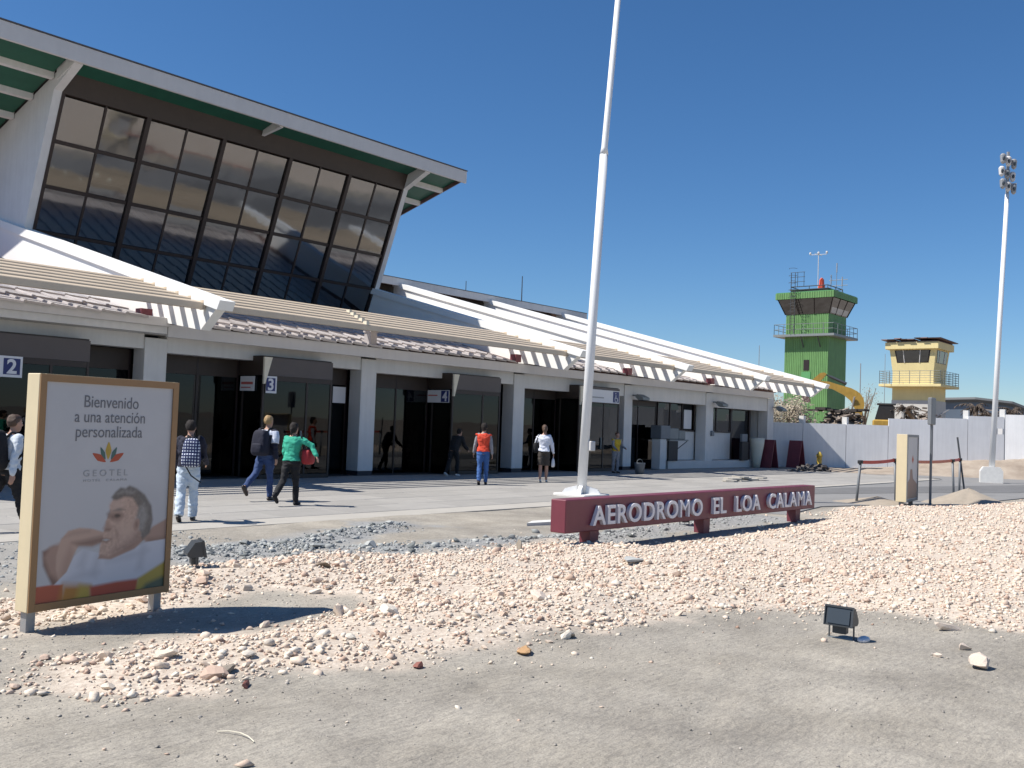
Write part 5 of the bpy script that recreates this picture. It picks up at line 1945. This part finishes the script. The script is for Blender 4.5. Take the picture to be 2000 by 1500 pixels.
single('flat_stone', 'pale flat slab lying on the dirt left of the maroon sign', 'slab', MB().prism([(13.2, 10.7), (14.6, 10.5), (14.8, 10.75), (13.6, 10.9)], 'z', -.04, .05), 'concrete', (14, 10.7, 0))
single('straw', 'thin pale curved straw on the foreground dirt', 'straw', MB().tube([(3.10, 4.62, gz(3.10, 4.62) + .008), (3.13, 4.55, gz(3.13, 4.55) + .016), (3.15, 4.48, gz(3.15, 4.48) + .018), (3.152, 4.41, gz(3.152, 4.41) + .016), (3.14, 4.34, gz(3.14, 4.34) + .008)], .003, 5), 'creamfin', (3.14, 4.5, 0))
debris_pile('soil_heap', 'dark lumpy soil heap at the foot of the wall', 'soil', (46.9, 19.9, -.1), 2.6, .6, .28, 60, 9, 'soil')
t = Thing('slab_heap', 'low pile of broken paving slabs on the pavement edge', 'rubble', (32.6, 16.5, 0))
for k, (a, b, rz_, L_, W_) in enumerate(((0, 0, .2, .9, .6), (.9, .15, -.3, .8, .6), (-.9, -.05, .5, .7, .5), (.4, .12, .9, .7, .55), (-.4, .1, -.5, .6, .5), (1.5, -.1, .3, .5, .4), (.1, .05, 1.3, .6, .45))):
    bm = bmesh.new()
    bmesh.ops.create_cube(bm, size=1)
    bmesh.ops.bevel(bm, geom=[e for e in bm.edges if abs(e.verts[0].co.z - e.verts[1].co.z) > .5], offset=.22, segments=1, affect='EDGES')
    mxx = Matrix.Translation((32.6 + a, 16.5 + b, .035 + .055 * (k > 2) + .05 * (k > 5))) @ Matrix.Rotation(rz_, 4, 'Z') @ Matrix.Rotation(RND.uniform(-.09, .09), 4, 'X') @ Matrix.Diagonal((L_, W_, .055, 1))
    t.part('slab', MB().bm(bm, mxx), 'kerb')
#PEOPLE

# ------------------------------------------------------------------ people


def rot2(v, a):
    """rotate (y,z) forward by a: a>0 swings the limb forward"""
    return Vector((v[0], v[1] * math.cos(a) - v[2] * math.sin(a), v[1] * math.sin(a) + v[2] * math.cos(a)))


def person(label, foot, heading, H, pose, wear, hair='hair_dark', female=False, ponytail=False, seed=0):
    """local frame: x right, y forward, z up; heading = world angle of +y"""
    s = H / 1.75
    legs, arms, lean = pose['legs'], pose['arms'], pose.get('lean', .04)
    J = {}
    for sd, (ha, kb) in zip((-1, 1), legs):
        hip = Vector((sd * .085, 0, .93))
        kn = hip + Vector((sd * .005, math.sin(ha) * .44, -math.cos(ha) * .44))
        an = kn + Vector((sd * -.005, math.sin(ha - kb) * .42, -math.cos(ha - kb) * .42))
        J[sd] = (hip, kn, an, ha - kb)
    low = min(J[sd][2].z for sd in (-1, 1)) - .075
    dz = -low

    def up_(v):
        return Vector((v[0], v[1], v[2] + dz))

    def tors(x, y, z):                                   # lean torso forward about the hips
        q = Vector((x, y, z - .95))
        return Vector((x, q.y * math.cos(lean) + q.z * math.sin(lean), .95 + q.z * math.cos(lean) - q.y * math.sin(lean) + dz))
    sh = .175 if female else .195
    A = {}
    for sd, (fa, ab, eb) in zip((-1, 1), arms):
        S = tors(sd * sh, 0, 1.42)
        d = Vector((sd * math.sin(ab), math.sin(fa) * math.cos(ab), -math.cos(fa) * math.cos(ab)))
        E_ = S + d * .29
        d2 = Vector((sd * math.sin(ab) * (.25 if eb > .3 else .8) - sd * .12 * (eb > .8), math.sin(fa + eb), -math.cos(fa + eb))).normalized()
        Wt = E_ + d2 * .25
        A[sd] = (S, E_, Wt, d2)
    hd = tors(0, .02, 1.63)

    def torso(mb, g, z0=.90, z1=1.47):
        prof_ = [(.86, .150, .110), (.94, .165, .118), (1.02, .150, .108), (1.12, .140 if not female else .128, .102), (1.24, .160, .112), (1.34, .178, .112), (1.41, .170, .092), (1.46, .105, .07), (1.50, .055, .055)]
        if female:
            prof_[0] = (.86, .160, .118)
            prof_[1] = (.94, .175, .125)
        o = len(mb.v)
        rr = [p for p in prof_ if z0 <= p[0] <= z1]
        seg = 18
        for z, rx, ry in rr:
            for k in range(seg):
                a = 2 * math.pi * k / seg
                c, s_ = math.cos(a), math.sin(a)
                ex = (abs(c) ** .8) * math.copysign(1, c)
                ey = (abs(s_) ** .8) * math.copysign(1, s_)
                mb.v.append(tors((rx + g) * ex, (ry + g) * ey, z)[:])
        for i in range(len(rr) - 1):
            for k in range(seg):
                a, b = o + i * seg + k, o + i * seg + (k + 1) % seg
                mb.f.append((a, b, b + seg, a + seg))
        mb.f.append(tuple(o + k for k in range(seg))[::-1])
        mb.f.append(tuple(o + (len(rr) - 1) * seg + k for k in range(seg)))

    def leg(mb, sd, g, to=1.0, flare=0.0):
        hip, kn, an, _ = J[sd]
        hip, kn, an = up_(hip), up_(kn), up_(an)
        if to >= 1:
            mb.tube([hip + Vector((0, 0, .03)), hip.lerp(kn, .35), hip.lerp(kn, .8), kn, kn.lerp(an, .3), kn.lerp(an, .75), an], [.092 + g, .086 + g, .062 + g, .056 + g, .056 + g + flare * .3, .042 + g + flare, .038 + g + flare], 12, round_=1 if not flare else 0)
        else:
            e = hip.lerp(kn, to)
            mb.tube([hip + Vector((0, 0, .03)), hip.lerp(kn, to * .4), e], [.095 + g, .09 + g, .072 + g + flare], 12)

    def arm(mb, sd, g, to=2):
        S, E_, Wt, d2 = A[sd]
        if to == 2:
            mb.tube([S + Vector((-sd * .03, 0, .0)), S.lerp(E_, .4), E_, E_.lerp(Wt, .35), Wt], [.056 + g, .050 + g, .041 + g, .039 + g, .028 + g], 10, round_=1)
        else:
            mb.tube([S + Vector((-sd * .03, 0, 0)), S.lerp(E_, .4), S.lerp(E_, .85)], [.058 + g, .054 + g, .05 + g], 10)
    # --- one continuous body
    b = MB()
    torso(b, -.006, .85, 1.51)
    b.tube([tors(0, 0, 1.44), tors(0, .005, 1.50), hd - Vector((0, .01, .06))], [.058, .05, .052], 12)
    b.rings([(hd.x, hd.y + q[1], hd.z + q[0], q[2], q[3]) for q in ((-.125, .035, .025, .03), (-.105, .03, .045, .055), (-.06, .015, .062, .078), (0, .005, .074, .093), (.05, 0, .074, .095), (.09, -.003, .058, .078), (.115, -.004, .03, .045))], 16)
    b.tube([hd + Vector((0, .088, .02)), hd + Vector((0, .112, -.03)), hd + Vector((0, .095, -.042))], [.010, .016, .012], 8)
    for sd in (-1, 1):
        b.ell((hd.x + sd * .077, hd.y - .005, hd.z - .005), (.010, .022, .032), 8, 6)
        leg(b, sd, 0)
        arm(b, sd, -.002)
        S, E_, Wt, d2 = A[sd]
        side = Vector((sd, 0, 0))
        side = (side - d2 * side.dot(d2)).normalized()   # palm normal (outwards)
        fwd = d2.cross(side).normalized()
        if fwd.y < 0:
            fwd = -fwd
        p0, p1 = Wt + d2 * .01, Wt + d2 * .085
        for k in range(4):                                # palm from four rays, then fingers
            off = fwd * (.030 - .02 * k)
            b.tube([p0 + off * .6, p1 + off], [.014, .012], 8, round_=1)
            Lf = (.062, .075, .07, .055)[k]
            q1 = p1 + off + d2 * Lf * .5 - side * .006
            q2 = p1 + off + d2 * Lf * .9 - side * .028
            b.tube([p1 + off, q1, q2], [.0105, .0095, .008], 7, round_=1)
        b.tube([p0 + fwd * .025, p0 + fwd * .05 + d2 * .035 - side * .01, p0 + fwd * .052 + d2 * .07 - side * .022], [.014, .012, .009], 7, round_=1)
        an = up_(J[sd][2])
        b.tube([an, an + rot2((0, .04, -.045), J[sd][3] * .5), an + rot2((0, .13, -.06), J[sd][3] * .5)], [.036, .036, .028], 8, round_=1)
    t = Thing('person', label, 'person', (foot[0], foot[1], foot[2] if len(foot) > 2 else 0), heading - math.pi / 2, local=True, scale=s)

    def rm(name, mb, m, vox, parent=None, it=2):
        me = remesh(mb, vox, it)
        me.name = name
        if name not in ('body', 'hair'):
            n_ = len(me.vertices)
            co, no = np.empty(n_ * 3), np.empty(n_ * 3)
            me.vertices.foreach_get('co', co)
            me.vertices.foreach_get('normal', no)
            co, no = co.reshape(-1, 3), no.reshape(-1, 3)
            wob = vnoise(co[:, 2] * 17 + co[:, 0] * 6 + seed, co[:, 0] * 7 + co[:, 1] * 7 + co[:, 2] * 4, 5) + .6 * vnoise(co[:, 2] * 34 - co[:, 1] * 14, co[:, 0] * 18 + seed, 6)
            me.vertices.foreach_set('co', (co + no * (wob * (.022 if name in ('trousers', 'jacket', 'top') else .006))[:, None]).ravel())
            me.update()
        me.materials.append(MT[m])
        o = link(name, me, parent or t.o)
        return o
    rm('body', b, 'skin', .0095)
    for sd in (-1, 1):
        t.part('eye', MB().ell((hd.x + sd * .03, hd.y + .083, hd.z + .012), (.013, .010, .008), 8, 6), 'eye')
    t.part('mouth', MB().ell((hd.x, hd.y + .092, hd.z - .068), (.022, .008, .006), 8, 4), 'lip')
    # --- hair
    h = MB()
    h.rings([(hd.x, hd.y + q[1], hd.z + q[0], q[2], q[3]) for q in ((-.09 if female else -.05, -.05, .05, .05), (-.02, -.035, .083, .078), (.03, -.022, .087, .090), (.075, -.008, .083, .100), (.11, -.004, .060, .078), (.132, -.004, .025, .035))], 16)
    for k in range(70):
        rr = random.Random(seed * 100 + k)
        a, e = rr.uniform(3.3, 6.1), rr.uniform(-.3, 1.2)
        h.ell((hd.x + .082 * math.cos(a) * math.cos(e), hd.y - .015 + .092 * math.sin(a) * math.cos(e), hd.z + .03 + .09 * math.sin(e)), (rr.uniform(.012, .024), rr.uniform(.012, .024), rr.uniform(.018, .040)), 6, 4)
    if ponytail:
        h.tube([hd + Vector((0, -.09, .03)), hd + Vector((0, -.125, -.01)), hd + Vector((.0, -.12, -.10)), hd + Vector((0, -.10, -.17))], [.022, .032, .026, .01], 8)
    if wear.get('bob'):
        h.rings([(hd.x, hd.y - .03, hd.z - .13, .075, .055), (hd.x, hd.y - .03, hd.z - .06, .092, .075), (hd.x, hd.y - .02, hd.z + .03, .09, .088)], 14)
    rm('hair', h, hair, .012, it=2)
    # --- trousers
    tr = MB()
    torso(tr, .012, .85, 1.03)
    to = wear.get('leg_to', 1.0)
    for sd in (-1, 1):
        leg(tr, sd, .016 if not wear.get('loose') else .026, to, .012 if wear.get('loose') or to < 1 else .004)
    tr.rings([(0, 0, .86 + dz, .12, .09), (0, 0, .96 + dz, .16, .115)], 14)
    rm('trousers', tr, wear['trousers'], .013)
    # --- top
    tp = MB()
    torso(tp, .024 if not wear.get('bulky') else .036, .90 if not wear.get('long') else .85, 1.47)
    if wear.get('sleeves', 2):
        for sd in (-1, 1):
            arm(tp, sd, .017 if not wear.get('bulky') else .026, wear['sleeves'] if 'sleeves' in wear else 2)
    else:
        for sd in (-1, 1):
            tp.ell(A[sd][0][:], (.07, .075, .05), 10, 6)
    rm('jacket' if wear.get('bulky') else 'top', tp, wear['top'], .013)
    if wear.get('under'):
        un = MB()
        for sd in (-1, 1):
            arm(un, sd, .012)
        un.rings([(0, tors(0, 0, 1.42).y, tors(0, 0, 1.40).z, .10, .07), (0, tors(0, 0, 1.5).y, tors(0, 0, 1.5).z, .062, .062)], 12)
        rm('shirt', un, wear['under'], .012)
    if wear.get('yoke'):
        yk = MB()
        torso(yk, .044, 1.33, 1.47)
        for sd in (-1, 1):
            arm(yk, sd, .034, 1)
        rm('shoulder_panel', yk, wear['yoke'], .013)
    for sd in (-1, 1):
        an = up_(J[sd][2])
        a_ = J[sd][3] * (.9 if J[sd][3] < -.2 else .3)
        sm = MB()
        pts = [an + rot2((0, -.045, -.04), a_), an + rot2((0, .02, -.04), a_), an + rot2((0, .10, -.05), a_), an + rot2((0, .175, -.055), a_)]
        sm.tube(pts, [.036, .046, .044, .034], 10, round_=1)
        sm.tube([an + Vector((0, 0, .06 if wear.get('boots') else .0)), an + rot2((0, 0, -.04), a_)], [.05 if wear.get('boots') else .042, .044], 10)
        if wear.get('boots'):
            kn = up_(J[sd][1])
            sm.tube([an.lerp(kn, .62), an.lerp(kn, .3), an], [.076, .068, .055], 10)
        rm('boot' if wear.get('boots') else 'shoe', sm, wear['shoes'], .012)
    t.tors, t.A, t.hd, t.dz, t.s, t.heading, t.foot = tors, A, hd, dz, s, heading, foot
    return t


def carried(p, name, label, cat):
    t = Thing(name, label, cat, p.o.location[:], p.heading - math.pi / 2, local=True, scale=p.s)
    return t


def sbox(c, r, e=.45, seg=16, n=8, taper=.0):
    """soft box around c with half sizes r"""
    rs, vs, fs = [], [], []
    for i in range(n + 1):
        v = -math.pi / 2 + math.pi * i / n
        cz, sz_ = abs(math.cos(v)) ** e, math.copysign(abs(math.sin(v)) ** e, math.sin(v))
        for k in range(seg):
            a = 2 * math.pi * k / seg
            cx = math.copysign(abs(math.cos(a)) ** e, math.cos(a))
            cy = math.copysign(abs(math.sin(a)) ** e, math.sin(a))
            q = 1 - taper * sz_
            vs.append((c[0] + r[0] * cx * cz * q, c[1] + r[1] * cy * cz * q, c[2] + r[2] * sz_))
    for i in range(n):
        for k in range(seg):
            a, b = i * seg + k, i * seg + (k + 1) % seg
            fs.append((a, b, b + seg, a + seg))
    return MB().add(vs, fs)


def backpack(p, label, m, off=(0, -.22, 1.24), r=(.15, .10, .24), strap='black_cloth', tail=False):
    t = carried(p, 'backpack', label, 'backpack')
    c = p.tors(off[0], off[1], off[2])
    bag = t.part('bag', sbox(c, r, .45, 18, 10, .15), m, smooth=True)
    t.part('pocket', sbox(c + Vector((0, -r[1] * .9, -r[2] * .42)), (r[0] * .75, r[1] * .45, r[2] * .40), .45), m, smooth=True)
    t.part('top_handle', MB().tube([c + Vector((-.04, .04, r[2] * .95)), c + Vector((-.03, .03, r[2] + .04)), c + Vector((.03, .03, r[2] + .04)), c + Vector((.04, .04, r[2] * .95))], .009, 6), strap)
    for sd in (-1, 1):
        sx = off[0] + sd * .095
        q = [p.tors(sx, -.15, 1.40), p.tors(sx, -.07, 1.487), p.tors(sx + sd * .01, .05, 1.482), p.tors(sx + sd * .03, .155, 1.36), p.tors(sx + sd * .055, .14, 1.22), p.tors(sx + sd * .075, .0, 1.10), p.tors(sx + sd * .04, -.14, 1.06)]
        t.part('strap', MB().tube(q, .02, 6), strap)
    if tail:
        t.part('loose_strap', MB().tube([c + Vector((-.1, -.02, -r[2] * .8)), c + Vector((.02, -.05, -r[2] - .14)), c + Vector((.17, .04, -r[2] - .26))], .012, 5), strap)
    return t


HD = lambda dx, dy: math.atan2(dy, dx)
walkR = ((-.42, .30), (.34, .08))      # left leg behind, right leg ahead
walkL = ((.34, .08), (-.42, .30))
# 0: left edge, walking right behind the billboard
p = person('person in pale shirt and black trousers walking behind the billboard at the left edge', (5.90, 14.12), HD(1, .12), 1.66, dict(legs=walkR, arms=((-.15, .12, .2), (-.28, .12, .15)), lean=.06),
           dict(trousers='black_cloth', top='lightshirt', shoes='navy'), 'hair_brown', seed=1)
backpack(p, 'large black backpack on the person at the left edge', 'black_cloth', (0, -.25, 1.22), (.17, .15, .30))
# 1: white jeans, plaid backpack
p = person('person in dark jacket and pale jeans walking away beside the billboard', (8.72, 14.15), HD(.75, .85), 1.62, dict(legs=((-.20, .22), (.14, .03)), arms=((.15, .10, .5), (.25, .12, .8)), lean=.05),
           dict(trousers='palejean', top='navy', shoes='shoe', loose=True, bulky=True), 'hair_dark', seed=2)
backpack(p, 'blue and white plaid backpack hanging off one shoulder', 'plaid', (.07, -.23, 1.19), (.15, .10, .25), tail=True)
# 2 + 3: couple
p = person('fair haired person in dark jacket with white shoulders walking left of the teal top', (12.15, 16.85), HD(1, .35), 1.74, dict(legs=((-.50, .45), (.10, .05)), arms=((.1, .10, .3), (-.2, .12, .3)), lean=.05),
           dict(trousers='jean', top='navy', shoes='shoe', bulky=True, yoke='white_cloth'), 'hair_fair', seed=3)
backpack(p, 'dark navy backpack on the fair haired person', 'navy', (0, -.21, 1.18), (.17, .13, .27))
p = person('person in teal top, black trousers and boots with one elbow raised', (11.95, 15.72), HD(1, .45), 1.62, dict(legs=((-.40, .42), (.12, .04)), arms=((.1, .10, .4), (.5, .95, -.75)), lean=.05),
           dict(trousers='black_cloth', top='teal', shoes='black_cloth', boots=True), 'hair_dark', female=True, ponytail=True, seed=4)
t = carried(p, 'shoulder_bag', 'dark red shoulder bag held in front of the person in teal', 'bag')
c = p.tors(.30, .16, 1.05)
t.part('bag', sbox(c, (.11, .16, .17), .5), 'redbag', smooth=True)
t.part('strap', MB().tube([c + Vector((0, -.12, .12)), p.tors(.20, -.03, 1.47), p.tors(.18, .04, 1.48), c + Vector((0, .12, .12))], .014, 6), 'black_cloth')
# 4: red vest
p = person('person in bright red vest and blue jeans walking away past the doors', (20.85, 18.6), HD(.8, .6), 1.75, dict(legs=((-.18, .20), (.12, .03)), arms=((.05, .22, .25), (-.10, .16, .2)), lean=.03),
           dict(trousers='bluejean', top='redvest', under='grey_cloth', sleeves=0, shoes='shoe'), 'hair_dark', female=True, seed=5)
# 5: white shirt, dark shorts
p = person('person in white shirt and dark knee length shorts carrying a plastic bag', (23.85, 18.75), HD(.85, .55), 1.76, dict(legs=((-.14, .10), (.10, .03)), arms=((.3, .35, .9), (.12, .22, .1)), lean=.02),
           dict(trousers='brownshort', top='white_cloth', shoes='shoe_white', leg_to=.97, sleeves=2), 'hair_brown', female=True, ponytail=True, seed=6)
t = carried(p, 'plastic_bag', 'pale plastic bag hanging from the hand of the person in white', 'bag')
c = p.A[1][2] + Vector((.0, .02, -.30))
t.part('bag', sbox(c, (.05, .10, .14), .6, taper=.25), 'sign_white', smooth=True)
t.part('handles', MB().tube([c + Vector((0, -.05, .12)), p.A[1][2] + Vector((0, 0, -.10)), c + Vector((0, .05, .12))], .008, 5), 'sign_white')
t = carried(p, 'shoulder_bag', 'black shoulder bag at the left side of the person in white', 'bag')
c = p.tors(-.27, .05, 1.05)
t.part('bag', sbox(c, (.07, .15, .16), .5), 'black_cloth', smooth=True)
t.part('strap', MB().tube([c + Vector((0, -.11, .12)), p.tors(-.16, -.05, 1.475), p.tors(-.16, .04, 1.475), c + Vector((0, .11, .12))], .012, 6), 'black_cloth')
# 6: yellow vest by the column
person('person in yellow vest and grey trousers leaning by the wheelchair door', (31.9, 21.5), HD(-.4, -1), 1.60, dict(legs=((.05, .03), (-.05, .03)), arms=((.35, .12, .9), (.3, .12, .8)), lean=.12),
       dict(trousers='grey_cloth', top='yellowvest', under='grey_cloth', sleeves=0, shoes='shoe'), 'hair_brown', seed=7)
# 7: dark figure by lobby 4
person('person in black clothes and pale shoes stooping by the number 4 lobby', (23.2, 22.0), HD(1, .1), 1.62, dict(legs=((-.25, .25), (.3, .35)), arms=((.5, .1, .4), (.4, .1, .5)), lean=.45),
       dict(trousers='black_cloth', top='black_cloth', shoes='shoe_white', bulky=True), 'hair_dark', seed=8)
